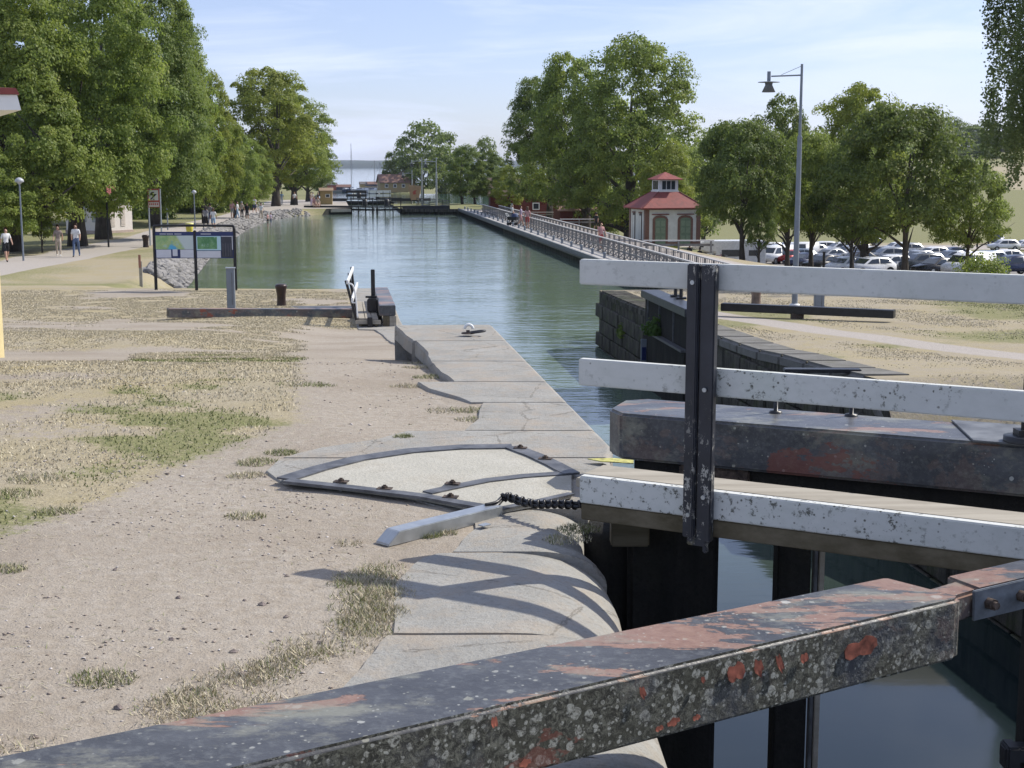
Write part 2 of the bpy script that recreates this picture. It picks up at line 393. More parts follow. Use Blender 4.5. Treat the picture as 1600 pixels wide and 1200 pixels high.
# walls of the banks down into the water
def bank_wall(side, y0, y1, name, mat, zt=-.01, zb=-8.5):
    yy = ys[(ys >= y0 - 1e-6) & (ys <= y1 + 1e-6)]
    x = XL(yy) + .012 if side < 0 else XR(yy) - .012
    z = (zL(XL(yy), yy) if side < 0 else zR(XR(yy), yy)) + zt
    V = np.concatenate([np.stack([x, yy, z], 1), np.stack([x, yy, np.full_like(x, zb)], 1)]); n = len(yy)
    i = np.arange(n - 1); F = np.stack([i, i + 1, i + 1 + n, i + n], 1)
    return tag(link(name, fast_mesh(name, V, F), mat), kind='structure')
bank_wall(-1, -12, 900, 'canal_wall', M_WALLD)
wall_r = bank_wall(1, -12, 900, 'canal_wall', M_WALL)
def water_strip(name, y0, y1, z, mat):
    yy = np.unique(np.concatenate([[y0, y1], ys[(ys > y0) & (ys < y1)]]))
    V = np.concatenate([np.stack([XL(yy) - .6, yy, yy * 0 + z], 1), np.stack([XR(yy) + .3, yy, yy * 0 + z], 1)]); n = len(yy)
    i = np.arange(n - 1); F = np.stack([i, i + n, i + n + 1, i + 1], 1)
    return tag(link(name, fast_mesh(name, V, F), mat), kind='structure')
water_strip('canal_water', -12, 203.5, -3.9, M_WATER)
water_strip('basin_water', 203.5, 470, -7.0, M_WATER2)
m = MB(); m.add([(-4400, 452, -13), (4400, 452, -13), (4400, 7000, -13), (-4400, 7000, -13)], [(0, 1, 2, 3)])
tag(m.build('lake_water', M_LAKE), kind='structure')
# far wooded shore
n = 160; xs = np.linspace(-3600, 3600, n); hh = 12 + 9 * fbm(xs, xs * 0, 700, 3) + 5 * fbm(xs, xs * 0 + 5, 90, 4)
V = []; F = []
for r, (yy, k) in enumerate(((5150, 0), (5170, .55), (5350, .9), (5700, 1.0), (6300, .6), (6900, 0))):
    for i in range(n): V.append((xs[i], yy + 30 * vn(xs[i], r, 60), -13.2 + (hh[i] + 8) * k + (2.5 * vn(xs[i], r * 9, 25) if k else 0)))
for r in range(5):
    for i in range(n - 1): F.append((r * n + i, r * n + i + 1, (r + 1) * n + i + 1, (r + 1) * n + i))
tag(link('distant_hills', fast_mesh('distant_hills', V, F, True), plain('far_forest', (.035, .05, .03), .95, scale=.02)), kind='structure')
# parking lot and road sheets following the ground
def sheet(name, x0f, x1f, y0, y1, dz, mat, nx=24, ny=60, zf=zR):
    yy = np.linspace(y0, y1, ny); t = np.linspace(0, 1, nx); Y, T = np.meshgrid(yy, t, indexing='ij')
    X = x0f(Y) * (1 - T) + x1f(Y) * T; Z = zf(X, Y) + dz
    V = np.stack([X, Y, Z], -1).reshape(-1, 3); i = np.arange((ny - 1) * nx).reshape(ny - 1, nx)[:, :-1].ravel()
    return tag(link(name, fast_mesh(name, V, np.stack([i, i + 1, i + nx + 1, i + nx], 1), True), mat), kind='structure')
M_LOT = plain('dusty_asphalt', (.22, .205, .185), .95, var=.2, scale=2)
sheet('parking_lot', lambda y: 20 + 0 * y + (y - 110) * .02, lambda y: 62 + (y - 100) * .5, 98, 200, .10, M_LOT)
# ------------------------------------------------------------------ granite coping of the left quay
def slab(y0, y1, leftf, parent, name='coping_slab', z=.012, r=.05, label=None, zf=None, mat=M_COPING, drop=.5, seed=0, endcut=0):
    ny = max(3, int((y1 - y0) / .09)); yy = np.linspace(y0 + .003, y1 - .003, ny); rows = []
    for j, y in enumerate(yy):
        xr = float(XL(y)) + .035; xl = leftf(y) + .05 * (float(fbm(y, seed, .35, 21)) - .5)
        zz = z + (float(zf(y)) if zf else 0)
        cols = [(xl, -.16), (xl + .004, -.03), (xl + .02, 0)]
        m_ = 9
        for k in range(1, m_ + 1): cols.append((xl + .02 + (xr - r - xl - .02) * k / m_, .006 * (float(vn(xl + (xr - xl) * k / m_, y, .5, 5)) - .5)))
        for k in range(1, 12): a_ = math.pi / 2 * k / 11; cols.append((xr - r + r * math.sin(a_), -(r if r < .1 else r * .5) * (1 - math.cos(a_))))
        cols.append((xr, -drop))
        e = min(j, ny - 1 - j); dd = -.004 if e == 0 else 0
        rows.append([(x, y, zz + q + dd) for x, q in cols])
    nc = len(rows[0]); V = [p for r_ in rows for p in r_]; F = [(j * nc + i, j * nc + i + 1, (j + 1) * nc + i + 1, (j + 1) * nc + i) for j in range(ny - 1) for i in range(nc - 1)]
    k0 = len(V)
    for j in (0, ny - 1):
        b0 = len(V); V += [(p[0], p[1], p[2] - .5 if 0 < i < nc - 1 else p[2]) for i, p in enumerate(rows[j])]
        for i in range(nc - 1): F.append((j * nc + i, j * nc + i + 1, b0 + i + 1, b0 + i))
    me_ = fast_mesh(name, V, F, False); nf = (ny - 1) * (nc - 1); sm_ = np.zeros(len(me_.polygons), bool); cc = np.arange(len(sm_)) % (nc - 1); sm_[:nf] = (cc[:nf] >= 11) & (cc[:nf] < nc - 2); me_.polygons.foreach_set('use_smooth', sm_)
    return link(name, me_, mat, parent)
quay = empty('quay_coping', (0, 0, 0), label='pale granite coping slabs edging the left side of the lock, broken along the gravel', cat='quay coping')
def lin(pts): return lambda y: float(np.interp(y, [p[0] for p in pts], [p[1] for p in pts]))
slab(15.15, 16.65, lin([(15, -1.05), (15.6, -1.2), (16.7, -1.42)]), quay, seed=1)
slab(13.55, 15.13, lin([(13.5, -.80), (14.2, -.88), (15.15, -1.05)]), quay, seed=2)
slab(12.25, 13.53, lin([(12.2, -.52), (12.8, -.66), (13.5, -.8)]), quay, seed=3)
slab(11.15, 12.23, lin([(11.1, -.32), (11.4, -.45), (11.8, -.7), (12.25, -.86)]), quay, seed=4)
slab(9.95, 11.13, lin([(9.9, -.36), (10.4, -.28), (11.15, -.26)]), quay, seed=5)
slab(9.0, 9.93, lin([(9, -1.5), (9.3, -1.3), (9.6, -.95), (9.95, -.75)]), quay, seed=6)
slab(7.62, 8.98, lin([(7.5, -.25), (7.9, -.65), (8.3, -1.42), (8.6, -1.56), (9, -1.5)]), quay, z=.011, seed=7)
slab(5.52, 6.72, lin([(5.5, -.50), (6.2, -.55), (6.6, -.47), (6.75, -.36)]), quay, r=.5, seed=8)
slab(4.32, 5.5, lin([(4.3, -.80), (4.9, -.64), (5.5, -.52)]), quay, r=.4, seed=9)
slab(1.5, 4.3, lin([(1.5, -.9), (4.3, -.80)]), quay, r=.3, seed=10)
slab(6.74, 7.6, lin([(6.74, -.30), (7.2, -.2), (7.6, -.26)]), quay, r=.35, z=.012, seed=11)
# lower left quay coping by the far gate (follows the slope)
for k in range(20):
    y0 = 16.7 + k * 1.45; y1 = min(y0 + 1.43, 45.5)
    if y1 - y0 < .3: break
    slab(y0, y1, lambda y: float(XL(y)) - (.75 if y < 34 else 1.15), quay, z=.03, zf=lambda y: float(zL(XL(y) - .3, y)), seed=20 + k)
# ------------------------------------------------------------------ right lock wall: coping and masonry
rw = empty('lock_wall', (0, 0, 0), label='tall dark masonry wall of the right side of the lock with grey coping on top', cat='wall')
stone_mesh = []
for k in range(5):
    m = MB(); m.box((0, 0, 0), (.16, 1.16, .43)); me = m.mesh('stone', .03, 1)
    for v in me.vertices: v.co += Vector((.022 * (NP.rand() - .5), .02 * (NP.rand() - .5), .02 * (NP.rand() - .5)))
    me.materials.append(M_WALL); stone_mesh.append(me)
ang = math.atan(.1245)
M_COPD = mat_stone('dark_weathered_coping', (.13, .127, .118), (.22, .215, .20), (.07, .068, .06), (.10, .10, .06), .4)
cnt = 0
for row in range(9):
    y = 10.3 + (row % 2) * .6
    while y < 44.8:
        top = float(zR(XR(y), y)) - .2; z = -4.1 + row * .46
        if z + .2 < top and cnt < 298:
            o = link('stone', stone_mesh[R.randrange(5)], None, rw); o.location = (float(XR(y)) - .02 + R.uniform(-.015, .015), y, z); o.rotation_euler = (0, 0, ang); cnt += 1
        y += 1.2
for k in range(27):
    y0 = 8.2 + k * 1.4; y1 = y0 + 1.38
    if y1 > 45.3: break
    w = .85; cm_ = M_COPD if y0 < 36 else M_WALL
    za, zb = float(zR(XR(y0), y0)) + .03, float(zR(XR(y1), y1)) + .03
    xa, xb = float(XR(y0)) - .07, float(XR(y1)) - .07; m = MB(); m.add([(xa, y0, za - .26), (xa + w, y0, za - .26), (xb + w, y1, zb - .26), (xb, y1, zb - .26), (xa, y0, za), (xa + w, y0, za), (xb + w, y1, zb), (xb, y1, zb)], [(3, 2, 1, 0), (4, 5, 6, 7), (0, 1, 5, 4), (1, 2, 6, 5), (2, 3, 7, 6), (3, 0, 4, 7)])
    m.build('coping_slab', cm_, rw, .06, 3)
# ------------------------------------------------------------------ gate materials
def mat_beam(name, lichen=.6, red=.5, side=1.0, base=((.034, .035, .038), (.085, .089, .096))):
    t = NT(name)
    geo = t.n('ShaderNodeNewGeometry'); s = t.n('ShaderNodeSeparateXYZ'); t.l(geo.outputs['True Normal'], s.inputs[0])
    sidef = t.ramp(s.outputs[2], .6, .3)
    n1 = t.noise(3.0, 6, .65, stretch=(.6, 1.3, 1.3)); n2 = t.noise(2.1, 7, .7, stretch=(.45, 1.6, 1.3), dist=.4); n3 = t.noise(30, 5, .7)
    c = t.mix(t.ramp(n1, .3, .7), base[0], base[1])
    c = t.mix(t.math('MULTIPLY', t.ramp(n3, .5, .7), .5), c, (.16, .17, .17))
    topred = t.ramp(n2, .60 - .12 * red, .615 - .12 * red)
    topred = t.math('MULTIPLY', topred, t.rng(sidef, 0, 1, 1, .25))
    c = t.mix(topred, c, t.mix(t.ramp(n3, .3, .7), (.19, .105, .075), (.29, .185, .135)))
    pale = t.math('MULTIPLY', t.ramp(t.noise(5, 7, .72, stretch=(.5, 1, 1)), .52, .64), .7); c = t.mix(pale, c, (.24, .24, .19))
    # lichen: pale irregular discs of many sizes, sparse on the top, a dense crust on the shaded side
    wob = t.math('MULTIPLY', t.math('SUBTRACT', t.noise(55, 4, .7), .5), .42); area = t.ramp(t.noise(1.3, 4, .6), .35, .62)
    def discs(sc, keep, big):
        v = t.vor(sc); vc = t.vor(sc, out='Color'); cs = t.n('ShaderNodeSeparateColor'); t.l(vc, cs.inputs[0])
        rad = t.math('MULTIPLY', t.math('POWER', cs.outputs[1], 1.6), big)
        pick = t.math('GREATER_THAN', cs.outputs[0], 1 - keep)
        return t.math('MULTIPLY', pick, t.ramp(t.math('SUBTRACT', t.math('ADD', v, wob), rad), .02, -.06)), cs.outputs[2]
    d1, q1 = discs(17, .22 * lichen, .42); d2, q2 = discs(42, .22 * lichen, .5); d3, q3 = discs(95, .16 * lichen, .5)
    dd_ = t.math('MULTIPLY', t.math('MAXIMUM', d1, t.math('MAXIMUM', d2, d3)), t.rng(area, 0, 1, .25, .9))
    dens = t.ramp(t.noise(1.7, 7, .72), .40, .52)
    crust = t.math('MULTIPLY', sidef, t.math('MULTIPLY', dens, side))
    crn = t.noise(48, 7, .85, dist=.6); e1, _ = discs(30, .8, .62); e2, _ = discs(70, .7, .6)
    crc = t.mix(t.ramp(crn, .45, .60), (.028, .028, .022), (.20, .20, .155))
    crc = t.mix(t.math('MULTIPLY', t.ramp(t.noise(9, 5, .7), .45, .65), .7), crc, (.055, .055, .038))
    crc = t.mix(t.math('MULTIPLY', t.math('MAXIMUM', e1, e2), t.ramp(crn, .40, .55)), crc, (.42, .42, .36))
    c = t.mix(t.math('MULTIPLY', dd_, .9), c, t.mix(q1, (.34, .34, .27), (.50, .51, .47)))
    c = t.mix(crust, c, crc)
    rs = t.math('MULTIPLY', sidef, t.math('MULTIPLY', t.ramp(t.noise(1.4, 6, .75, stretch=(.8, 1, 1.6)), .60, .615), red)); c = t.mix(rs, c, (.22, .07, .048))
    hh = t.math('ADD', t.math('MULTIPLY', n3, .3), t.math('MULTIPLY', t.math('MULTIPLY', crust, crn), 2.0))
    t.bump(t.math('ADD', hh, t.math('MULTIPLY', topred, -.25)), .55, .012)
    return t.fin(c, t.rng(crust, 0, 1, .38, .95), spec=.4)
M_BEAM = mat_beam('flaking_dark_blue_paint', .75, .55, 1.0)
M_BEAM2 = mat_beam('faded_dark_paint', .22, .62, .10, ((.036, .037, .042), (.11, .118, .132)))
def mat_white(name, spots=.5):
    t = NT(name)
    n1 = t.noise(1.2, 5, .6); g = t.noise(30, 5, .6, stretch=(.05, 1, 1)); n3 = t.noise(24, 5, .75); clump = t.noise(1.6, 5, .7)
    c = t.mix(t.ramp(n1, .3, .7), (.52, .535, .51), (.63, .64, .61))
    c = t.mix(t.math('MULTIPLY', t.ramp(g, .45, .7), .18), c, (.36, .38, .34))
    c = t.mix(t.math('MULTIPLY', t.ramp(t.noise(3, 5, .7), .5, .7), .25), c, (.45, .52, .44))
    m = t.math('MULTIPLY', t.ramp(n3, .555, .63), t.ramp(clump, .42, .58)); v = t.vor(48); vc = t.vor(48, out='Color'); cs = t.n('ShaderNodeSeparateColor'); t.l(vc, cs.inputs[0])
    d = t.math('MULTIPLY', t.math('GREATER_THAN', cs.outputs[0], .88), t.math('MULTIPLY', t.ramp(v, .34, .2), t.ramp(clump, .38, .5)))
    c = t.mix(t.math('MULTIPLY', t.math('MAXIMUM', m, t.math('MULTIPLY', d, .9)), spots), c, (.06, .06, .045))
    t.bump(t.math('ADD', g, n3), .25, .004)
    return t.fin(c, .6, spec=.4)
M_WHITE1 = mat_white('clean_white_board_paint', .18); M_WHITE2 = mat_white('mildewed_white_board_paint', .95)
M_WHITE = plain('white_gloss_paint', (.74, .75, .74), .45, var=.05)
def mat_black(name='worn_black_steel'):
    t = NT(name); n = t.noise(18, 6, .75); k = t.noise(4, 5, .7); z = t.sep()[2]
    c = t.mix(t.ramp(k, .3, .7), (.014, .016, .022), (.032, .036, .048))
    wear = t.math('MULTIPLY', t.ramp(t.noise(26, 6, .8, stretch=(1, 1, .6)), .56, .585), t.math('MAXIMUM', t.ramp(z, .80, .45), t.ramp(z, 1.33, 1.40)))
    c = t.mix(wear, c, (.40, .39, .35)); c = t.mix(t.math('MULTIPLY', t.ramp(t.noise(9, 5), .58, .66), t.ramp(z, .5, .1)), c, (.10, .09, .05))
    t.bump(n, .3, .004); return t.fin(c, .42, spec=.45)
M_BLACKPOST = mat_black()
M_BLACK = plain('black_paint', (.018, .019, .022), .4, var=.3)
M_BLACKW = mat_stone('black_wet_timber', (.018, .018, .018), (.035, .034, .03), (.008, .008, .008), (.03, .03, .018), .3, streak=.5)
M_GALV = plain('galvanised_steel', (.44, .47, .49), .42, .75, var=.1, scale=14)
M_GREY = plain('grey_steel_box', (.20, .23, .27), .5, .2, var=.08)
M_FRAME = plain('worn_grey_frame_steel', (.13, .135, .145), .55, .35, var=.35, scale=9, bump=.1)
M_RUST = plain('rusty_bolt', (.10, .075, .06), .75, .3, var=.5, scale=40)
def mat_wood(name, a, b, sc=1.0):
    t = NT(name); g = t.noise(9 * sc, 6, .65, stretch=(.12, 1.6, 1.6)); n = t.noise(3 * sc, 5, .6)
    c = t.mix(t.ramp(g, .3, .7), a, b); c = t.mix(t.math('MULTIPLY', t.ramp(n, .55, .7), .35), c, tuple(q * .55 for q in a))
    t.bump(g, .35, .004); return t.fin(c, .85, spec=.2)
M_PLANK = mat_wood('weathered_grey_plank', (.27, .245, .20), (.40, .37, .31))
M_TIMBER = mat_wood('brown_green_timber', (.09, .075, .045), (.17, .145, .10))
M_FLAKE = plain('curling_red_primer', (.30, .095, .058), .75, var=.45, scale=20)
# ------------------------------------------------------------------ foreground balance beam
bb = empty('balance_beam', (0, 4.0, .2), label='big flaking dark blue balance beam crusted with lichen, lying across the foreground', cat='balance beam', group=None)
def P(p): return (p[0], p[1] - 4.0, p[2] - .2)
def loc_poly(pts): return [(x, y - 4.0) for x, y in pts]
m = MB(); m.prism(loc_poly([(-2.4, 2.235), (1.535, 4.672), (1.556, 4.71), (1.366, 4.93), (1.34, 4.932), (-2.4, 2.735)]), 0.0, .22)
m.build('beam', M_BEAM, bb, .014, 3)
dB = Vector((2.19, 1.364, 0)).normalized(); nB = Vector((dB.y, -dB.x, 0))
def on_face(s, z, off=.002): p = Vector((-.647, 3.312, 0)) + dB * s + nB * off; return Vector((p.x, p.y, z))
for (px_, py_, w, h, rot) in ((1150, 1050, .075, .055, .5), (1185, 1043, .05, .05, .9), (1218, 1036, .04, .055, 1.1), (1256, 1028, .035, .03, .5), (1345, 1012, .15, .06, .25), (1098, 1062, .018, .02, .8),
                             (1004, 1082, .028, .035, .9), (1052, 1128, .05, .022, .4), (1088, 1121, .03, .016, .4), (1030, 1138, .03, .015, .4), (772, 1128, .02, .03, .2), (820, 1192, .04, .02, .3)):
    # where the sight line meets the near face of the beam
    a, b, c = ray(px_, py_); o = Vector((-.647, 3.312, 0)); t_ = (o.x * nB.x + o.y * nB.y) / (a * nB.x + b * nB.y)
    q = Vector((a * t_, b * t_, EYE + c * t_)); m = MB(); g = 9; vs = []; fs = []
    for i in range(g + 1):
        for j in range(4):
            u = i / g - .5; v = j / 3 - .5; wv = (1 - abs(u) ** 2.2 * 2.6) * (1 + .28 * math.sin(i * 1.1 + px_) + .10 * math.sin(i * 2.9 + j * 1.3 + px_) + .06 * R.uniform(-1, 1))
            uu, vv = u * w, v * h * wv; du = uu * math.cos(rot) - vv * math.sin(rot) * .5; dz = uu * math.sin(rot) * .45 + vv
            lift = .0015 + .0035 * max(0, -v) ** 1.3 * (1 + .4 * math.sin(i * 1.7))
            p = q + dB * du + nB * lift + Vector((0, 0, dz)); vs.append(P(p))
    for i in range(g):
        for j in range(3): fs.append((i * 4 + j, (i + 1) * 4 + j, (i + 1) * 4 + j + 1, i * 4 + j + 1))
    m.add(vs, fs, 0, False); o = m.build('paint_flake', M_FLAKE, bb)
    sd = o.modifiers.new('thickness', 'SOLIDIFY'); sd.thickness = .0012
# iron arm beyond the end of the beam, with its plate and bolts
m = MB(); m.beam(P((1.46, 4.80, .335)), P((1.66, 4.93, .345)), .12, .10); m.build('crusted_stub', M_BEAM, bb, .012)
m = MB(); m.beam(P((1.635, 4.93, .345)), P((2.9, 5.52, .42)), .17, .115); m.build('iron_arm', M_BEAM2, bb, .008)
m = MB(); m.beam(P((1.64, 4.83, .345)), P((2.9, 5.42, .42)), .012, .112); m.build('steel_plate', plain('blue_grey_plate', (.17, .19, .21), .5, .3, var=.3, scale=12), bb, .003)
for s in (.07, .22, .52, .67):
    c = Vector((1.64, 4.825, .345)) + (Vector((2.9, 5.42, .42)) - Vector((1.64, 4.83, .345))).normalized() * s
    dd = Vector((.43, -.9, 0)).normalized()
    m = MB(); m.tube(P(c), P(c + dd * .03), .022, n=6); m.tube(P(c + dd * .03), P(c + dd * .045), .014, n=8); m.build('bolt', M_RUST, bb)
m = MB(); m.beam(P((1.93, 4.97, -4.4)), P((1.93, 4.97, .33)), .09, .09); m.build('gate_post', M_BLACKW, bb, .01)
m = MB(); m.box(P((2.1, 5.12, -2.6)), (.30, .08, 4.2)); m.build('gate_leaf', M_BLACKW, bb, .01)
m = MB(); m.box(P((1.9, 4.9, -.235)), (.2, .07, .06)); m.box(P((1.83, 4.9, -.25)), (.05, .09, .10)); m.box(P((1.97, 4.9, -.33)), (.04, .05, .26)); m.build('gear_mirror_bracket', M_BLACK, bb, .008)  # solid bracket added in place of the sluice gear's mirror image in the water
# ------------------------------------------------------------------ middle gate with its walkway and white rails
mg = empty('lock_gate', (0, 7.5, 0), label='near lock gate with white rail boards, black steel post and thick flaking top beam', cat='lock gate')
def Q(p): return (p[0], p[1] - 7.5, p[2])
r0 = Vector((.335, 7.03, 0)); rd = Vector((1.855, -1.03, 0)).normalized(); rn = Vector((-rd.y, rd.x, 0))   # rn points away from the camera
def board(name, s0, s1, z0, z1, back0, back1, mat, bevel=.006):
    m = MB(); pts = []
    for s, bk in ((s0, back0), (s1, back0), (s1, back1), (s0, back1)):
        p = r0 + rd * s + rn * bk; pts.append((p.x, p.y - 7.5))
    m.prism(pts, z0, z1); return m.build(name, mat, mg, bevel)
board('top_rail', 0, 4.6, 1.305, 1.43, 0, .05, M_WHITE1)
board('middle_rail', 0, 4.6, .795, .93, 0, .05, M_WHITE2)
board('toe_board', .015, 4.6, .19, .33, -.01, .045, M_WHITE2)
board('walkway_plank', -.035, 4.6, .255, .302, .050, .15, M_PLANK, .004)
board('walkway_plank', -.045, 4.6, .255, .304, .155, .40, M_PLANK, .004)
board('bearer', .02, 4.6, .10, .188, .0, .09, M_TIMBER, .005)
board('bearer', .02, 4.6, .10, .25, .3, .39, M_TIMBER, .005)
# plank end face
pc = r0 + rd * .675 - rn * .012
def postpiece(s0, s1, z0, z1, b0, b1, name='post', mat=M_BLACKPOST, bev=.006):
    m = MB(); pts = []
    for s, bk in ((s0, b0), (s1, b0), (s1, b1), (s0, b1)):
        p = pc + rd * s + rn * bk; pts.append((p.x, p.y - 7.5))
    m.prism(pts, z0, z1); return m.build(name, mat, mg, bev)
postpiece(-.072, -.008, .10, 1.432, -.055, .0); postpiece(-.004, .070, .085, 1.430, -.050, .0)
postpiece(-.030, -.012, .10, 1.43, -.068, -.055); postpiece(.030, .055, .03, .09, -.045, -.02, 'broken_bracket')
postpiece(-.05, .05, .062, .1, -.05, -.0, 'broken_bracket')
for (s, z) in ((-.042, 1.345), (.03, .835), (-.042, .215), (.035, .31)):
    c = pc + rd * s - rn * .055; m = MB(); m.tube(Q((c.x, c.y, z)), Q((c.x - rn.x * .008, c.y - rn.y * .008, z)), .011, n=10); m.build('bolt', M_GALV, mg)
for s in (2.55, 4.3):
    c = r0 + rd * s - rn * .035; m = MB(); m.box(Q((c.x, c.y, .76)), (.13, .06, 1.34), rz=math.atan2(rd.y, rd.x)); m.build('post', M_BLACKPOST, mg, .006)
# thick top beam with its chamfered end
tb = [(.584, 8.328), (.64, 8.153), (1.435, 7.775), (4.6, 6.28), (4.6, 6.87), (1.541, 8.345), (.852, 8.685), (.696, 8.63)]
m = MB(); m.prism([(x, y - 7.5) for x, y in tb], .175, .45); m.build('top_beam', M_BEAM2, mg, .016, 3)
m = MB(); m.prism([(x, y - 7.5) for x, y in [(2.43, 7.285), (4.6, 6.26), (4.6, 6.885), (2.50, 7.89)]], .4515, .462); m.build('cover_plate', plain('worn_grey_plate', (.17, .18, .19), .5, .3, var=.35, scale=5), mg, .003)
m = MB(); m.prism([(x, y - 7.5) for x, y in [(.72, 8.17), (4.6, 6.36), (4.6, 6.8), (.9, 8.5)]], -.02, .174); m.build('lower_beam', M_BLACKW, mg, .01)
m = MB(); m.prism([(x, y - 7.5) for x, y in [(.97, 8.02), (1.35, 7.84), (1.45, 8.1), (1.1, 8.28)]], .03, .17); m.build('bracket', M_RUST, mg, .01)
m = MB(); m.beam(Q((1.36, 7.7, .05)), Q((1.62, 7.68, .10)), .05, .05); m.build('steel_bar', M_BLACK, mg, .006)
def stud(px_, py_, h, rr=.013):
    p = onz(px_, py_, .45); m = MB(); m.lathe([(.04, 0), (.036, .012), (rr, .014), (rr, h)], (p.x, p.y - 7.5, .45), 12); m.build('stud', M_BLACK, mg)
stud(1212, 645, .19); stud(1330, 650, .17)
p = onz(1600, 690, .462)
m = MB(); m.lathe([(.105, 0), (.105, .03), (.06, .032)], (p.x, p.y - 7.5, .462), 20); m.box((p.x, p.y - 7.5, .51), (.09, .09, .035)); m.tube((p.x, p.y - 7.5, .5), (p.x, p.y - 7.5, 1.35), .02); m.build('spindle', M_BLACK, mg)
# leaf, heel post and hanging timbers, all the way into the water
m = MB(); m.prism([(x, y - 7.5) for x, y in [(.62, 7.30), (1.095, 7.22), (1.14, 7.9), (.66, 8.3)]], -4.6, .09); m.build('gate_leaf', M_BLACKW, mg, .03, 3)
m = MB(); m.lathe([(.27, -4.6), (.27, -.12), (.24, -.08), (.1, -.07)], (.60, .18, 0), 20); m.build('heel_post', M_BLACKW, mg)
m = MB(); m.box((.62, -.28, .0), (.20, .12, .17)); m.build('bracket', M_TIMBER, mg, .008)
m = MB(); m.box((1.478, -.3, -2.25), (.175, .14, 4.7)); m.build('leaf_timber', M_BLACKW, mg, .01)
m = MB(); m.box((1.60, -.3, -2.25), (.022, .05, 4.7)); m.build('steel_bar', M_FRAME, mg, .004)
m = MB(); m.box((1.632, -.3, -2.25), (.03, .05, 4.7)); m.build('guide_strip', M_PLANK, mg, .004)
# ------------------------------------------------------------------ steel framed hatch in the quay
ht = empty('quay_hatch', (-.5, 8.4, .035), label='fan shaped hatch of pale concrete panels in a bolted grey steel frame', cat='hatch')
def hp(x, y): p = onz(x, y, .04); return (p.x + .5, p.y - 8.4)
outer = [hp(*q) for q in ((442, 750), (500, 731), (560, 716), (640, 704), (720, 698), (806, 697), (852, 717), (893, 738), (893, 752), (893, 772), (840, 785), (775, 797), (720, 788), (660, 776), (550, 762))]
m = MB(); m.prism(outer, -.02, .002); m.build('concrete_panel', M_CONC, ht, .002)
def strip(pts, w, name='frame_bar', z=.012):
    P_ = [Vector((*hp(*q), 0)) for q in pts]; m = MB(); vs = []
    for i, p in enumerate(P_):
        d = (P_[min(i + 1, len(P_) - 1)] - P_[max(i - 1, 0)]).normalized(); s_ = Vector((-d.y, d.x, 0)) * w / 2
        vs += [(p + s_ + Vector((0, 0, 0))), (p - s_), (p - s_ + Vector((0, 0, z))), (p + s_ + Vector((0, 0, z)))]
    fs = []
    for i in range(len(P_) - 1):
        for j in range(4): fs.append((i * 4 + j, i * 4 + (j + 1) % 4, (i + 1) * 4 + (j + 1) % 4, (i + 1) * 4 + j))
    fs += [(3, 2, 1, 0), tuple((len(P_) - 1) * 4 + k for k in range(4))]
    m.add(vs, fs); return m.build(name, M_FRAME, ht)
strip([(446, 749), (500, 732), (560, 717), (640, 705), (720, 699), (800, 698)], .13)
strip([(800, 699), (835, 712), (865, 726), (893, 741)], .11, z=.0135)
strip([(448, 752), (550, 763), (660, 776), (720, 787), (775, 796)], .075, z=.015)
strip([(668, 770), (705, 762), (760, 751), (820, 744), (893, 739)], .085, z=.0105)
strip([(775, 796), (840, 783), (893, 771)], .05, z=.009)
for q in ((533, 755), (601, 766), (707, 758), (704, 779), (813, 702), (852, 719)):
    p = hp(*q); m = MB(); m.box((p[0], p[1], .016), (.085, .055, .006), rz=-.2); m.tube((p[0], p[1], .018), (p[0], p[1], .030), .019, n=6, smooth=False); m.tube((p[0], p[1], .030), (p[0], p[1], .037), .010, n=8)
    m.build('bolt', M_RUST, ht)
# yellow paint mark
M_YEL = plain('yellow_marking', (.50, .48, .16), .8, var=.35, scale=25)
m = MB(); pts = [onz(918, 717, .04), onz(940, 721, .04), onz(990, 724, .04), onz(990, 718, .04), onz(955, 716, .04)]
m.prism([(p.x, p.y) for p in pts], .036, .042)
tag(m.build('painted_mark', M_YEL), 'yellow paint stripe on the quay edge beside the gate beam', 'paint mark')
# ------------------------------------------------------------------ cable duct and spiral wrapped cable
cd = empty('cable_duct', (-.35, 7.25, .02), label='galvanised cable duct with a sloped end lying on the gravel', cat='cable duct')
a_, b_ = onz(607, 846, .03), onz(786, 801, .03); o_ = Vector((-.35, 7.25, .02)); d = (b_ - a_).normalized(); s_ = Vector((-d.y, d.x, 0))
m = MB(); poly = [(-.0, 0), (.0, .012), (.075, .068), ((b_ - a_).length, .068), ((b_ - a_).length, 0)]
m.extr(poly, a_ - o_ - Vector((0, 0, .03)), d, (0, 0, 1), s_, 0, .10); m.build('cover', M_GALV, cd, .004)
m = MB(); m.box(onz(757, 820, .03) - o_, (.06, .045, .006), rz=math.atan2(d.y, d.x)); m.build('foot_plate', M_GALV, cd, .002)
m = MB(); c0 = b_ + s_ * .05
pts = [c0 + Vector((-.06, -.04, .035)), c0 + Vector((0, 0, .04)), c0 + d * .08 + Vector((0, .02, .06)), onz(830, 787, .10), onz(870, 787, .12), onz(915, 789, .13), Vector((.6, 7.35, .12))]
from mathutils import geometry as _geo
def smooth(pts, k=6):
    out = []
    for i in range(len(pts) - 1):
        p0 = pts[max(i - 1, 0)]; p1 = pts[i]; p2 = pts[i + 1]; p3 = pts[min(i + 2, len(pts) - 1)]
        for j in range(k):
            t = j / k; out.append(.5 * ((2 * p1) + (p2 - p0) * t + (2 * p0 - 5 * p1 + 4 * p2 - p3) * t * t + (3 * p1 - p0 - 3 * p2 + p3) * t ** 3))
    return out + [pts[-1]]
cb = empty('cable', tuple(b_), label='black spiral wrapped cable running from the duct to the gate walkway', cat='cable')
sp = smooth([p - b_ for p in pts], 8)
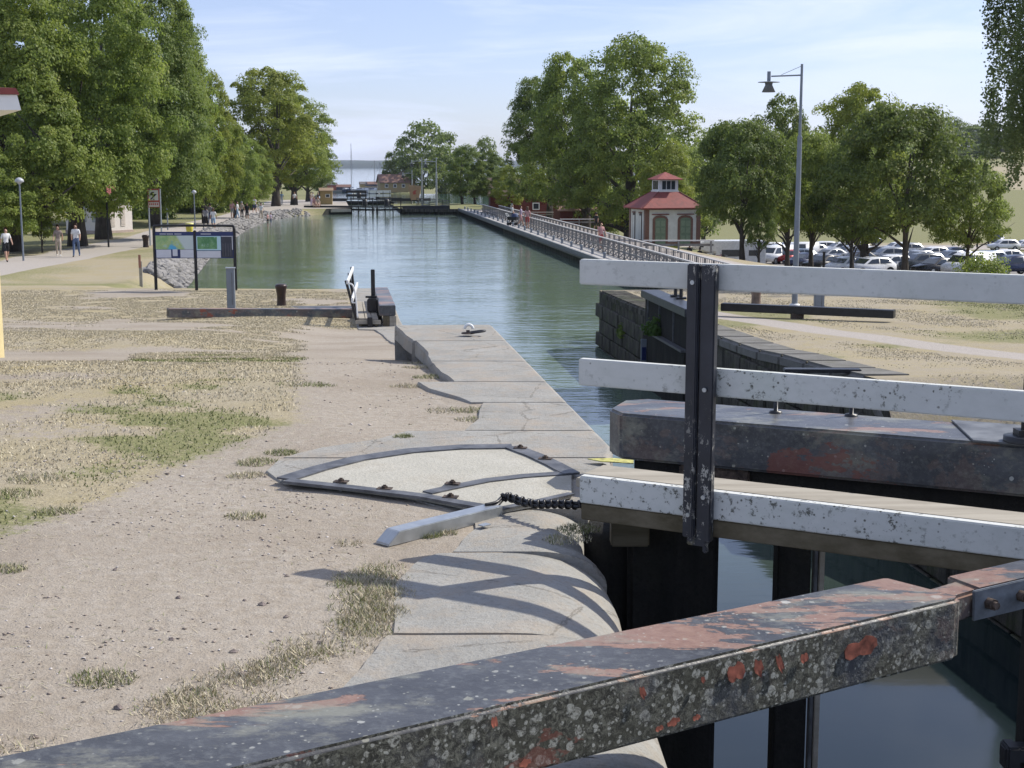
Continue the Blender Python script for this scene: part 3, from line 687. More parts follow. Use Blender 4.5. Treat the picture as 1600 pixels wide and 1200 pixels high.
for k in (-1, 1): m = MB(); m.path([p + Vector((0, k * .009, k * .007)) for p in sp], .010, 8); m.build('hose', M_BLACK, cb)
m = MB(); hl = []; n_ = 260; seg = sp[14:]
for i in range(n_):
    t = i / (n_ - 1) * (len(seg) - 1.001); j = int(t); p = seg[j].lerp(seg[j + 1], t - j); dd = (seg[j + 1] - seg[j]).normalized(); u = dd.orthogonal().normalized(); w = dd.cross(u)
    an = i / n_ * 2 * math.pi * 17; hl.append(p + (u * math.cos(an) + w * math.sin(an)) * .021)
m.path(hl, .0075, 5); m.build('spiral_wrap', plain('black_plastic', (.02, .02, .022), .3, var=.2), cb)
# mooring ring on the end of the coping
p = onz(734, 520, .05)
mr = empty('mooring_ring', tuple(p), label='mooring ring with a white topped eye on the end of the stone quay', cat='mooring ring')
def torus(m, c, R_, r, n=20, k=8, M=Matrix.Identity(3), sx=1.0, a0=0, a1=2 * math.pi):
    pts = []
    for i in range(n + 1):
        a = a0 + (a1 - a0) * i / n; pts.append(Vector(c) + M @ Vector((R_ * math.cos(a) * sx, R_ * math.sin(a), 0)))
    m.path(pts, r, k)
m = MB(); torus(m, (-.01, 0, .045), .045, .016, M=Matrix.Rotation(math.pi / 2, 3, 'X'), a0=0, a1=math.pi); m.build('eye', M_WHITE, mr)
m = MB(); torus(m, (.07, 0, .01), .06, .011, sx=1.7, M=Matrix.Rotation(-.12, 3, 'Y')); m.build('ring', M_BLACK, mr)
m = MB(); m.lathe([(.075, -.01), (.07, .004), (.02, .006), (.02, .03)], (-.02, 0, 0), 16); m.build('base', M_RUST, mr)
# ------------------------------------------------------------------ vegetation
def mat_leaf(name, dark, light, trans=.48, hue=(.20, .17, .04)):
    t = NT(name); a = t.attr('tint'); r = t.n('ShaderNodeNewGeometry').outputs['Random Per Island']
    oi = t.n('ShaderNodeObjectInfo').outputs['Random']
    c = t.mix(t.math('ADD', t.math('MULTIPLY', a, .65), t.math('MULTIPLY', r, .4)), dark, light)
    c = t.mix(t.math('MULTIPLY', t.ramp(t.math('ADD', t.math('MULTIPLY', a, .6), t.math('MULTIPLY', r, .5)), .8, 1.05), .5), c, hue)
    c = t.mix(t.math('MULTIPLY', oi, .12), c, (.16, .14, .03))
    m = t.fin(c, .55, spec=.25)
    tr = t.n('ShaderNodeBsdfTranslucent'); ms = t.n('ShaderNodeMixShader'); ms.inputs[0].default_value = trans
    t.l(t.mix(.5, c, (.12, .16, .02), 'ADD'), tr.inputs[0]); t.l(t.b.outputs[0], ms.inputs[1]); t.l(tr.outputs[0], ms.inputs[2]); t.l(ms.outputs[0], t.o.inputs[0])
    return m
M_LEAF = mat_leaf('linden_leaves', (.095, .155, .036), (.30, .36, .08))
M_LEAFY = mat_leaf('yellowing_leaves', (.12, .17, .032), (.33, .36, .07))
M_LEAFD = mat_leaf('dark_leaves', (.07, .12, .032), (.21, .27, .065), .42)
M_LEAFM = mat_leaf('maple_leaves', (.06, .10, .03), (.17, .225, .055), .42, (.16, .10, .04))
M_BIRCH = mat_leaf('birch_leaves', (.07, .105, .045), (.17, .21, .09), .5)
M_BARK = mat_stone('grey_bark', (.065, .055, .048), (.12, .105, .09), (.03, .026, .022), (.07, .08, .05), .3, streak=.5, bump=.8)
def crown(name, seed, H=14., W=5., shape='egg', ncl=170, per=230, leaf=.19, base=.18, hollow=.45, cl=1.15, jag=.16, droop=0):
    r = np.random.RandomState(seed); P_ = []; N_ = []; T_ = []
    ph = r.rand(6) * 6.28
    cents = []
    while len(cents) < ncl:
        h = r.rand(); th = r.rand() * 6.283
        if shape == 'egg': prof = math.sin(math.pi * min(1, (h * .97 + .03)) ** .72) ** .62
        elif shape == 'cone': prof = (min(1, h / .12)) ** .6 * (1 - h) ** .62 * 1.12
        elif shape == 'dome': prof = min(1, (h / .16)) ** .5 * math.sqrt(max(0, 1 - max(0, (h - .25) / .75) ** 2.2))
        elif shape == 'globe': prof = math.sqrt(max(0, 1 - (2 * h - 1) ** 2)) ** .8
        if r.rand() > prof * .9 + .1: continue
        lob = 1 + jag * (math.sin(3 * th + ph[0] + 5 * h) + .8 * math.sin(5 * th + ph[1] - 7 * h) + .7 * math.sin(2 * th + ph[2] + 11 * h))
        q = hollow + (1 - hollow) * r.rand() ** .55
        R_ = W * prof * lob * q
        cents.append((R_ * math.cos(th), R_ * math.sin(th), H * (base + (1 - base) * h) + r.randn() * .2, q))
    for (cx, cy, cz, q) in cents:
        n = int(per * (.55 + .9 * r.rand())); rad = cl * (.6 + .75 * r.rand()); tint = r.rand() * .75 + .12
        d = r.randn(n, 3); d /= np.linalg.norm(d, axis=1)[:, None]; d[:, 2] = np.where(d[:, 2] < -.35, -d[:, 2] * .6, d[:, 2])
        rr = rad * (.55 + .5 * r.rand(n) ** .5); s = np.array([1.1, 1.1, .86])
        p = d * s * rr[:, None] + [cx, cy, cz]
        if droop: p[:, 2] -= droop * r.rand(n) ** 1.5
        out = np.array([cx, cy, 0.]); out /= (np.linalg.norm(out) + 1e-6)
        nn = d * .65 + out * .35 + [0, 0, .45] + r.randn(n, 3) * .45; nn /= np.linalg.norm(nn, axis=1)[:, None]
        P_.append(p); N_.append(nn); T_.append(np.clip(np.full(n, tint) + r.randn(n) * .12, 0, 1))
    p = np.concatenate(P_); nn = np.concatenate(N_); t = np.concatenate(T_); n = len(p)
    a = np.cross(nn, r.randn(n, 3)); a /= np.linalg.norm(a, axis=1)[:, None]; b = np.cross(nn, a)
    sz = leaf * (.6 + .8 * r.rand(n))[:, None]
    V = np.stack([p - a * sz * .5, p + b * sz * .42 + nn * sz * .1, p + a * sz * .62, p - b * sz * .42 + nn * sz * .1], 1).reshape(-1, 3)
    F = np.arange(4 * n).reshape(n, 4)
    me = fast_mesh(name, V, F, False, {'tint': np.repeat(t, 4)}); return me, cents
def trunk_mesh(seed, H, rad, cents, nb=11, lean=.03, fork=.3):
    r = random.Random(seed); m = MB(); top = H * .78
    pts = []; n = 9; ax = r.uniform(-1, 1) * lean; ay = r.uniform(-1, 1) * lean
    for i in range(n):
        t = i / (n - 1); pts.append(Vector((ax * top * t + .12 * math.sin(t * 5 + seed), ay * top * t + .1 * math.sin(t * 4 + 2 * seed), -.3 + (top + .3) * t)))
    rs = [rad * (1.45 if i == 0 else (1.08 if i == 1 else (1 - .82 * i / (n - 1)))) for i in range(n)]
    m.path(pts, rs, 10)
    cs = sorted(cents, key=lambda c: r.random())[:nb]
    for c in cs:
        t = max(.16, min(.9, (c[2] / H) * .55 + .02)); i = t * (n - 1); j = min(n - 2, int(i)); p = pts[j].lerp(pts[j + 1], i - j)
        e = Vector(c[:3]) * .96; mid = p.lerp(e, .5) + Vector((0, 0, -.25 + r.uniform(-.2, .5))); rr = rs[j] * .5
        m.path([p, p.lerp(mid, .5) + Vector((0, 0, .15)), mid, e], [rr, rr * .7, rr * .45, rr * .12], 6)
    return m.mesh('trunk')
TREES = {}
def arch(key, **k):
    seed = k.pop('seed'); rad = k.pop('rad', .4); nb = k.pop('nb', 11)
    me, cents = crown('crown', seed, **k); TREES[key] = (me, trunk_mesh(seed, k['H'], rad, cents, nb), k['H'], k['W'])
arch('tall1', seed=1, H=16, W=4.6, shape='cone', ncl=330, per=210, leaf=.155, base=.09, rad=.48, cl=.78, hollow=.5)
arch('tall2', seed=2, H=16, W=4.8, shape='dome', ncl=400, per=200, leaf=.155, base=.12, rad=.5, cl=.78, hollow=.45)
arch('big1', seed=3, H=18, W=7.4, shape='dome', ncl=400, per=190, leaf=.20, base=.14, rad=.55, cl=1.0, jag=.10, nb=16)
arch('big2', seed=4, H=16, W=5.6, shape='dome', ncl=260, per=180, leaf=.20, base=.17, rad=.45, cl=.95, jag=.2, nb=14)
arch('round1', seed=5, H=8, W=4.2, shape='dome', ncl=210, per=170, leaf=.135, base=.13, rad=.24, cl=.62, jag=.13)
arch('round2', seed=6, H=9, W=3.6, shape='egg', ncl=190, per=170, leaf=.135, base=.14, rad=.2, cl=.6, jag=.15)
arch('park1', seed=15, H=8, W=4.2, shape='dome', ncl=230, per=170, leaf=.135, base=.33, rad=.2, cl=.62, jag=.11)
arch('park2', seed=16, H=9, W=3.6, shape='egg', ncl=200, per=170, leaf=.135, base=.32, rad=.17, cl=.6, jag=.13)
arch('small', seed=7, H=5, W=1.6, shape='egg', ncl=60, per=120, leaf=.12, base=.22, rad=.07, cl=.42)
arch('far1', seed=8, H=14, W=6, shape='dome', ncl=110, per=75, leaf=.42, base=.12, rad=.4, cl=1.3, jag=.16)
arch('far2', seed=9, H=13, W=4.4, shape='egg', ncl=90, per=75, leaf=.40, base=.1, rad=.35, cl=1.2, jag=.18)
tcount = 0
def tree(key, xc, ytop, hw, Y, label, mat=M_LEAF, group=None, xb=None, kind='linden_tree', zoff=0, bark=M_BARK, rz=None):
    """a tree whose crown is centred on photo column xc at depth Y, its top at row ytop and half as wide as hw pixels"""
    global tcount; tcount += 1
    top = atY(xc, ytop, Y); xb = xc if xb is None else xb; bx = atY(xb, 300, Y).x
    z = ground_z(bx, Y) + zoff; me, tr, H, W_ = TREES[key]
    h = top.z - z; sz = h / H * 1.02; sx = atY(xc + hw, 300, Y).x - top.x; sx /= W_
    root = empty(kind, (bx, Y, z), 0, label, 'tree', group)
    o = link('crown', me, None, root); o.scale = (sx, sx, sz); o.location = (top.x - bx, 0, 0); o.rotation_euler = (0, 0, R.uniform(0, 6.28) if rz is None else rz)
    if not me.materials: me.materials.append(mat)
    o.material_slots[0].link = 'OBJECT'; o.material_slots[0].material = mat
    t = link('trunk', tr, None, root)
    if not tr.materials: tr.materials.append(bark)
    s = max(.6, min(1.25, (sx + sz) / 2)); t.scale = (s, s, sz * .97); t.rotation_euler = o.rotation_euler
    return root
GL = 'lindens along the left canal path'
tree('tall1', 28, -60, 125, 82, 'tall linden at the far left edge, its low leaves reaching the lamp', M_LEAF, GL, xb=12)
tree('tall2', 150, -55, 112, 87, 'tall linden whose trunk stands behind the two walkers', M_LEAF, GL, xb=120)
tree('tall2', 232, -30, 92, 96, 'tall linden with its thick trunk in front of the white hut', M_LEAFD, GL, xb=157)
tree('tall1', 278, 8, 72, 118, 'linden behind the red bordered water sign', M_LEAF, GL, xb=242)
tree('round2', 330, 128, 48, 124, 'yellow green tree leaning over the path beyond the yellow bin', M_LEAFY, GL, xb=318)
tree('round2', 366, 205, 42, 138, 'lower green tree over the walkers in the middle of the path', M_LEAF, GL)
tree('big2', 418, 112, 78, 172, 'broad tall tree of the second group on the left bank', M_LEAFY, GL, xb=432)
tree('big2', 462, 150, 58, 186, 'tree of the second group next to the canal end', M_LEAF, GL, xb=458)
tree('big2', 488, 192, 36, 205, 'rightmost low tree on the left bank above the yellow kiosk', M_LEAFD, GL, xb=480)
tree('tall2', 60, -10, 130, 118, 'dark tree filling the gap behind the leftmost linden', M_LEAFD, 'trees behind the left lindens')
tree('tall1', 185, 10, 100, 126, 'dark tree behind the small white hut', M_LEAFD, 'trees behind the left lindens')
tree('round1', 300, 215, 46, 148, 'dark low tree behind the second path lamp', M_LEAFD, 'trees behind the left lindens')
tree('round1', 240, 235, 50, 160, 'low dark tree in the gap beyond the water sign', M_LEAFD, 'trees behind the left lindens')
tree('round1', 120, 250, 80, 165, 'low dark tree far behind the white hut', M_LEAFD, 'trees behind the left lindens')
tree('round2', 395, 225, 36, 160, 'small tree beside the path before the second group', M_LEAF, GL)
tree('small', 62, 288, 22, 81, 'young sapling with a thin trunk beside the left street lamp', M_LEAF, None, kind='sapling')
tree('round1', -40, 230, 90, 78, 'low branches of a tree entering from the left edge', M_LEAF, GL)
# right side
GR = 'tall trees beyond the right quay'
tree('big1', 990, 72, 108, 150, 'biggest round topped tree, right of centre behind the hut', M_LEAF, GR, xb=985)
tree('big2', 893, 92, 66, 158, 'tall tree left of the biggest one, over the red barns', M_LEAF, GR, xb=915)
tree('big2', 842, 128, 52, 170, 'slightly lower tree at the left of the tall group by the quay', M_LEAFD, GR, xb=858)
tree('round2', 1045, 232, 52, 140, 'pale green tree right behind the red roofed hut', M_LEAFY, GR)
tree('round2', 935, 205, 45, 175, 'tree between the tall ones and the low barn', M_LEAFD, GR)
tree('round2', 795, 262, 26, 182, 'pale green small tree at the end of the railing', M_LEAFY, None)
tree('round2', 728, 232, 33, 197, 'left one of two slim trees on the lawn by the far lamps', M_LEAFD, 'slim trees by the far lamps', xb=722)
tree('round2', 763, 240, 33, 199, 'right one of two slim trees on the lawn by the far lamps', M_LEAFM, 'slim trees by the far lamps', xb=742)
GP = 'young trees along the car park'
tree('park1', 1158, 200, 76, 102, 'dark crowned tree right of the hut beside the motorhome', M_LEAFM, GP, xb=1161)
tree('park2', 1222, 160, 58, 116, 'slim tree behind the tall lamp post with a thin top', M_LEAFM, GP, xb=1234)
tree('park1', 1268, 218, 64, 108, 'tree close behind the tall lamp post', M_LEAF, GP, xb=1272)
tree('park1', 1335, 240, 60, 104, 'brownish tree over the black post in the car park', M_LEAFM, GP, xb=1334)
tree('big2', 1352, 140, 70, 125, 'taller pale tree behind the car park trees', M_LEAFY, GP)
tree('park1', 1412, 178, 108, 92, 'widest dark crowned car park tree with a forked trunk', M_LEAFM, GP, xb=1416)
tree('park1', 1512, 258, 68, 98, 'lower rounded car park tree with a thin trunk at the right', M_LEAF, GP, xb=1518)
tree('park2', 1190, 300, 26, 100, 'small bushy tree between the parked white cars', M_LEAFD, GP)
# distance
ORD = ('first', 'second', 'third', 'fourth', 'fifth', 'sixth', 'seventh', 'eighth', 'ninth', 'tenth', 'eleventh', 'twelfth', 'thirteenth', 'fourteenth', 'fifteenth', 'sixteenth', 'seventeenth', 'eighteenth', 'nineteenth', 'twentieth', 'twenty-first', 'twenty-second', 'twenty-third', 'twenty-fourth')
def ordn(i, n): return ORD[i] + ' from the left'
k = 0
for (x, yt, hw, Y) in sorted(((1115, 208, 40, 420), (1160, 206, 40, 440), (1290, 222, 36, 420), (1330, 215, 36, 450), (1190, 215, 36, 430), (1245, 205, 34, 440), (1080, 235, 40, 300), (1380, 200, 36, 480))):
    tree('far1' if k % 2 else 'far2', x, yt, hw, Y, ordn(k, 8).join(('hazy tree beyond the car park trees, ', ' in its row')), M_LEAF, 'hazy trees beyond the car park', zoff=-1, kind='broadleaf_tree'); k += 1
for i, (x, yt) in enumerate(sorted(((1440, 190), (1462, 183), (1484, 186), (1503, 195), (1522, 200), (1541, 192), (1560, 196), (1580, 204), (1602, 200), (1418, 194), (1476, 202), (1550, 212)))):
    tree('far1' if i % 3 else 'far2', x, yt, 22, 640 + (i % 3) * 12, 'hazy tree on the hill crest at the right, %s' % ordn(i, 12), M_LEAFD, 'wood on the right hill crest', zoff=-1, kind='broadleaf_tree')
for i, (x, yt, hw, Y, l) in enumerate(((660, 197, 44, 440, 'biggest hazy tree beyond the far basin'), (697, 212, 30, 455, 'hazy tree overlapping the right of the biggest far one'), (634, 222, 24, 450, 'hazy tree at the left of the far group'),
                                       (609, 240, 13, 450, 'small hazy tree at the lake edge'), (757, 222, 24, 430, 'hazy tree behind the two slim lawn trees'), (775, 250, 22, 420, 'low hazy tree behind the slim trees'), (722, 235, 22, 455, 'low hazy tree in the middle of the far group'))):
    tree('far1' if i % 2 == 0 else 'far2', x, yt, hw, Y, l, M_LEAFD, 'hazy trees beyond the far basin', kind='broadleaf_tree')
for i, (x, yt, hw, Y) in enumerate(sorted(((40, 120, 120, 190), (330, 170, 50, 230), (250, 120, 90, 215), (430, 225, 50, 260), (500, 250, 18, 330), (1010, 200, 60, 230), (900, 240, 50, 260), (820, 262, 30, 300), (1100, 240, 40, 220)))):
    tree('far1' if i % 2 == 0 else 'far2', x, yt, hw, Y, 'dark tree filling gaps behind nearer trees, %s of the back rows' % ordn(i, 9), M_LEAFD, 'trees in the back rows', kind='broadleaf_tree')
for i, x in enumerate(range(1425, 1620, 17)):
    tree('far1' if i % 3 else 'far2', x, 226 + (i % 3) * 4 + max(0, x - 1530) * .35, 20, 575, 'dark hazy tree under the right hill crest, %s in its row' % ordn(i, 12), M_LEAFD, 'lower dark row under the hill crest', zoff=-1, kind='broadleaf_tree')
# hanging birch at the right edge
def birch():
    r = np.random.RandomState(21); P_ = []; T_ = []; D_ = []
    base = Vector((24.6, 55, 0)); z0 = ground_z(base.x, base.y)
    root = empty('birch_tree', (base.x, base.y, z0), 0, 'weeping birch with hanging twigs at the right edge of the picture', 'tree')
    m = MB(); m.path([(0, 0, -.3), (.1, 0, 2), (-.1, .1, 5), (.1, 0, 9), (0, 0, 12)], [.3, .22, .19, .13, .04], 10)
    tw = MB()
    for i in range(760):
        a = r.rand() * 6.283; rad = 3.4 * r.rand() ** .6; z = 2.5 + 7.9 * r.rand() ** .8; rad *= .55 + .45 * min(1, (11.5 - z) / 5)
        if r.rand() < .07: rad *= 1.18
        s = np.array([rad * math.cos(a), rad * math.sin(a), z]); l = 1.0 + 2.1 * r.rand(); l = min(l, z - 2.0 - 1.2 * r.rand())
        if l < .4: continue
        dx, dy = r.randn(2) * .12; k = int(l * 170)
        t = r.rand(k); p = s + np.stack([dx * t, dy * t, -l * t ** 1.1], 1) + r.randn(k, 3) * np.array([.09, .09, .05]) * (1 - .4 * t)[:, None]
        P_.append(p * 1.9); T_.append(np.clip(np.full(k, r.rand() * .7 + .15) + r.randn(k) * .1, 0, 1))
        if i % 3 == 0: tw.path([tuple(s), (s[0] + dx * .5, s[1] + dy * .5, s[2] - l * .5), (s[0] + dx, s[1] + dy, s[2] - l)], [.008, .005, .003], 3)
    for i in range(26):
        a = i * 2.4; z = 3.5 + 7.5 * i / 26; rad = 2.8 * (.5 + .5 * (12 - z) / 8)
        m.path([(0, 0, z - 1), (rad * .5 * math.cos(a), rad * .5 * math.sin(a), z + .2), (rad * math.cos(a), rad * math.sin(a), z)], [.06, .035, .012], 5)
    p = np.concatenate(P_); t = np.concatenate(T_); n = len(p); nn = r.randn(n, 3) + [0, 0, .3]; nn /= np.linalg.norm(nn, axis=1)[:, None]
    a = np.cross(nn, r.randn(n, 3)); a /= np.linalg.norm(a, axis=1)[:, None]; b = np.cross(nn, a); sz = .115 * (.7 + .6 * r.rand(n))[:, None]
    V = np.stack([p - a * sz * .5, p + b * sz * .4, p + a * sz * .6, p - b * sz * .4], 1).reshape(-1, 3)
    m.v = [tuple(c * 1.9 for c in v) for v in m.v]; tw.v = [tuple(c * 1.9 for c in v) for v in tw.v]
    link('crown', fast_mesh('crown', V, np.arange(4 * n).reshape(n, 4), False, {'tint': np.repeat(t, 4)}), M_BIRCH, root)
    m.build('trunk', M_BARK, root); tw.build('twigs', M_BARK, root)
birch()
# hedge / undergrowth far left
def bush(name, c, rx, ry, rz_, n, leaf, mat, label, cat, seed, group=None, kind=None):
    r = np.random.RandomState(seed); d = r.randn(n, 3); d /= np.linalg.norm(d, axis=1)[:, None]; d[:, 2] = abs(d[:, 2])
    lob = 1 + .18 * np.sin(5 * np.arctan2(d[:, 1], d[:, 0]) + seed) + .12 * np.sin(9 * d[:, 2] + seed)
    p = d * (lob * (.72 + .3 * r.rand(n)))[:, None] * [rx, ry, rz_]; nn = d + r.randn(n, 3) * .5; nn /= np.linalg.norm(nn, axis=1)[:, None]
    a = np.cross(nn, r.randn(n, 3)); a /= np.linalg.norm(a, axis=1)[:, None]; b = np.cross(nn, a); sz = leaf * (.6 + .8 * r.rand(n))[:, None]
    V = np.stack([p - a * sz * .5, p + b * sz * .45, p + a * sz * .6, p - b * sz * .45], 1).reshape(-1, 3)
    t = np.clip(vn(p[:, 0], p[:, 1] + p[:, 2], .4, seed) + r.randn(n) * .1, 0, 1)
    o = link(name, fast_mesh(name, V, np.arange(4 * n).reshape(n, 4), False, {'tint': np.repeat(t, 4)}), mat); o.location = c
    return tag(o, label, cat, group, kind)
for i, (x, Y, w, h) in enumerate(((205, 135, 4, 2.4), (250, 150, 5, 2.5), (290, 150, 5, 2.2), (330, 160, 5, 2.4), (215, 160, 5, 3))):
    bx = atY(x, 300, Y).x; bush('bush', (bx, Y, ground_z(bx, Y) - .1), w, 2, h, 2600, .3, M_LEAFD, ('dark bush just right of the white hut', 'dark bush behind the water sign', 'dark bush behind the second path lamp', 'dark bush behind the couple on the path', 'taller dark bush behind the one beside the hut')[i], 'bush', 40 + i, 'bushes behind the left trees')
bx = atY(1535, 410, 84).x; bush('hedge', (bx, 84, ground_z(bx, 84) - .1), 1.9, 1.6, 1.9, 5200, .12, M_LEAF, 'clipped pale green bush beside the white van at the right', 'bush', 51)
p = onz(1043, 560, -2.6)
# ------------------------------------------------------------------ grass blades, tufts, gravel, stones
def blades(name, pts, hgt, col_attr, mat, seed, w=.004, lean=.5, label=None):
    r = np.random.RandomState(seed); n = len(pts); a = r.rand(n) * 6.283; l = hgt * (.5 + .9 * r.rand(n))
    dx = np.cos(a); dy = np.sin(a); ln = lean * r.rand(n) * l; b = r.rand(n) * 6.283
    wv = w * (.7 + .7 * r.rand(n)) * (1 + np.maximum(0, pts[:, 1] - 6) * .07)
    P0 = pts + np.stack([np.cos(b) * wv, np.sin(b) * wv, 0 * wv], 1); P1 = pts - np.stack([np.cos(b) * wv, np.sin(b) * wv, 0 * wv], 1)
    P2 = pts + np.stack([dx * ln, dy * ln, l * .9], 1)
    V = np.stack([P0, P1, P2], 1).reshape(-1, 3)
    return tag(link(name, fast_mesh(name, V, np.arange(3 * n).reshape(n, 3), False, {'tint': np.repeat(np.clip(col_attr, 0, 1), 3)}), mat), kind='stuff')
def mat_blade():
    t = NT('grass_blades'); a = t.attr('tint'); r = t.n('ShaderNodeNewGeometry').outputs['Random Per Island']
    dry = t.mix(r, (.40, .355, .25), (.60, .54, .40)); grn = t.mix(r, (.13, .155, .06), (.28, .30, .13))
    m = t.fin(t.mix(a, dry, grn), .7, spec=.2); return m
M_BLADE = mat_blade()
def scatter_left(N, x0, x1, y0, y1, seed, dens, zfun=zL):
    r = np.random.RandomState(seed); x = x0 + (x1 - x0) * r.rand(N); y = y0 + (y1 - y0) * r.rand(N) ** 1.0
    k = r.rand(N) < dens(x, y); x, y = x[k], y[k]; return np.stack([x, y, zfun(x, y)], 1)
def dl(x, y):
    g = grass_left(x, y) * (vn(x, y, .5, 31) > .2) * (x < XL(y) - 1.2); fr = (np.abs(x / y) < .40); return np.where(fr, sst(.28, .62, g + .5 * (fbm(x, y, .6, 33) - .5)), 0)
p = scatter_left(560000, -17, -.6, 6, 45, 3, dl); q = green_left(p[:, 0], p[:, 1])
blades('grass', p, .019, (q + .5 * (fbm(p[:, 0], p[:, 1], .7, 35) - .5) > .38) * 1.0, M_BLADE, 4, lean=1.0)
def dr(x, y): return np.where((x > XR(y) + .9) & (x / y < .40) & (np.abs((x - 4.5) - (30 - y) * .42 - 3.6) > .9 + .5 * vn(x, y, .7, 3)), sst(.35, .65, fbm(x, y, 1.6, 41)), 0)
p = scatter_left(130000, 2.5, 18, 21, 46, 5, dr, zR); n_ = fbm(p[:, 0], p[:, 1], 4, 12)
blades('grass', p, .022, (n_ > .54) * 1.0 * (vn(p[:, 0], p[:, 1], .4, 8) > .4), M_BLADE, 6, lean=.9)
# tufts along slab edges and on the gravel (photo pixels on the level ground)
tp = []; tc_ = []
def tuft(x, y, rad, n, green, hgt=1):
    c = onz(x, y, 0); c.z = 0
    for _ in range(n):
        a = R.random() * 6.283; q = rad * math.sqrt(R.random()); X = c.x + q * math.cos(a) * 1.3; Y_ = c.y + q * math.sin(a)
        tp.append((X, Y_, float(zL(X, Y_)) + (.45 if 1 < Y_ < 16.7 and XL(Y_) - X < .4 else .0), hgt * (1.25 - .6 * q / rad))); tc_.append(1.0 if R.random() < green else 0.0)
for (x, y, r_, n, g) in ((160, 1062, .10, 420, .55), (10, 893, .08, 330, .6), (90, 802, .10, 380, .55), (383, 808, .09, 260, .45), (631, 685, .06, 230, .9), (402, 722, .11, 420, .5), (385, 742, .10, 300, .2), (440, 708, .09, 300, .8),
                         (905, 830, .09, 480, .5), (885, 845, .10, 330, .3), (668, 838, .06, 300, .8), (650, 838, .05, 160, .6), (700, 835, .04, 120, .3), (545, 850, .06, 90, .1), (15, 770, .15, 500, .6), (60, 745, .15, 400, .4), (30, 1180, .15, 200, .1),
                         (660, 540, .16, 300, .2), (655, 560, .14, 300, .1), (675, 580, .15, 420, .6), (640, 600, .14, 260, .1), (735, 640, .12, 260, .4), (742, 655, .12, 260, .3), (700, 640, .15, 220, .2), (470, 600, .2, 160, .9), (500, 602, .12, 120, .9)):
    tuft(x, y, r_, n, g)
for i in range(70):   # the straggling dry grass strip along the slabs
    t = i / 69; x = 600 - 40 * t - 260 * max(0, t - .45) / .55 * 1.0 + R.uniform(-30, 30) * (.6 + t); y = 895 + 190 * t + R.uniform(-16, 16)
    tuft(x, y, .085, 75, .12 + .3 * R.random() * (R.random() < .5), .9)
for i in range(40): tuft(560 + R.uniform(-25, 45), R.uniform(895, 990), .07, 55, .55 * (R.random() < .6), .9)
for i in range(26): tuft(R.uniform(240, 420), R.uniform(1085, 1135), .09, 60, .1, .8)
tp = np.array(tp); h_ = tp[:, 3]
blades('grass_tufts', tp[:, :3], .030 * h_, np.array(tc_), M_BLADE, 9, w=.0024, lean=1.3)
# loose straw
N_ = 5200; rs_ = np.random.RandomState(77); x_ = -3.4 + 3.2 * rs_.rand(N_); y_ = 3.4 + 9 * rs_.rand(N_) ** 1.2; kk = (x_ < XL(y_) - .9) & (fbm(x_, y_, 1.1, 61) > .44); x_, y_ = x_[kk], y_[kk]; n_ = len(x_)
a_ = rs_.rand(n_) * 6.283; l_ = .012 + .03 * rs_.rand(n_) ** 2; z_ = zL(x_, y_) + .004
c0 = np.stack([x_, y_, z_], 1); dv_ = np.stack([np.cos(a_) * l_, np.sin(a_) * l_, .006 * rs_.rand(n_)], 1); pv_ = np.stack([-np.sin(a_) * .0016, np.cos(a_) * .0016, 0 * a_], 1)
tag(link('straw', fast_mesh('straw', np.stack([c0 - dv_ - pv_, c0 + dv_, c0 - dv_ + pv_], 1).reshape(-1, 3), np.arange(3 * n_).reshape(n_, 3), False, {'tint': np.repeat((rs_.rand(n_) < .15) * 1.0, 3)}), M_BLADE), kind='stuff')
# gravel: little irregular stones pressed in the soil
oct_v = np.array([(1, 0, 0), (-1, 0, 0), (0, 1, 0), (0, -1, 0), (0, 0, .7), (0, 0, -.5)]); oct_f = np.array([(0, 2, 4), (2, 1, 4), (1, 3, 4), (3, 0, 4), (2, 0, 5), (1, 2, 5), (3, 1, 5), (0, 3, 5)])
def gravel(N, seed, smin, smax, x0, x1, y0, y1, mask, mat, name='gravel'):
    r = np.random.RandomState(seed); x = x0 + (x1 - x0) * r.rand(N); y = y0 + (y1 - y0) * r.rand(N) ** 1.25; k = mask(x, y, r.rand(N)); x, y = x[k], y[k]; n = len(x)
    s = smin + (smax - smin) * r.rand(n) ** 3.2; z = zL(x, y) + s * .25
    V = oct_v[None] * (1 + .5 * (r.rand(n, 6, 1) - .5)) + .25 * r.randn(n, 6, 3); a = r.rand(n) * 6.28; c, s_ = np.cos(a), np.sin(a)
    V = np.stack([V[..., 0] * c[:, None] - V[..., 1] * s_[:, None], V[..., 0] * s_[:, None] + V[..., 1] * c[:, None], V[..., 2]], -1) * s[:, None, None] * [1.2, .85, .7]
    V = (V + np.stack([x, y, z], 1)[:, None]).reshape(-1, 3); F = (oct_f[None] + 6 * np.arange(n)[:, None, None]).reshape(-1, 3)
    return tag(link(name, fast_mesh(name, V, F, False, {'tint': np.repeat(r.rand(n), 6)}), mat), kind='stuff')
t_ = NT('gravel_stones'); r_ = t_.n('ShaderNodeNewGeometry').outputs['Random Per Island']
rr_ = t_.n('ShaderNodeValToRGB'); e = rr_.color_ramp.elements; e[0].color = (.14, .12, .10, 1); e[1].color = (.62, .58, .55, 1); e[1].position = 1
for ps, c in ((.25, (.26, .21, .18)), (.55, (.38, .33, .29)), (.8, (.45, .42, .40))): q = e.new(ps); q.color = (*c, 1)
t_.l(r_, rr_.inputs[0]); M_GRAV = t_.fin(rr_.outputs[0], .9, spec=.2)
gm = lambda x, y, u: (u < .12 + .88 * sst(.50, .68, fbm(x, y, .8, 51))) & (x < XL(y) - np.where(y < 7, 1.15, .8)) & (x / y > -.42)
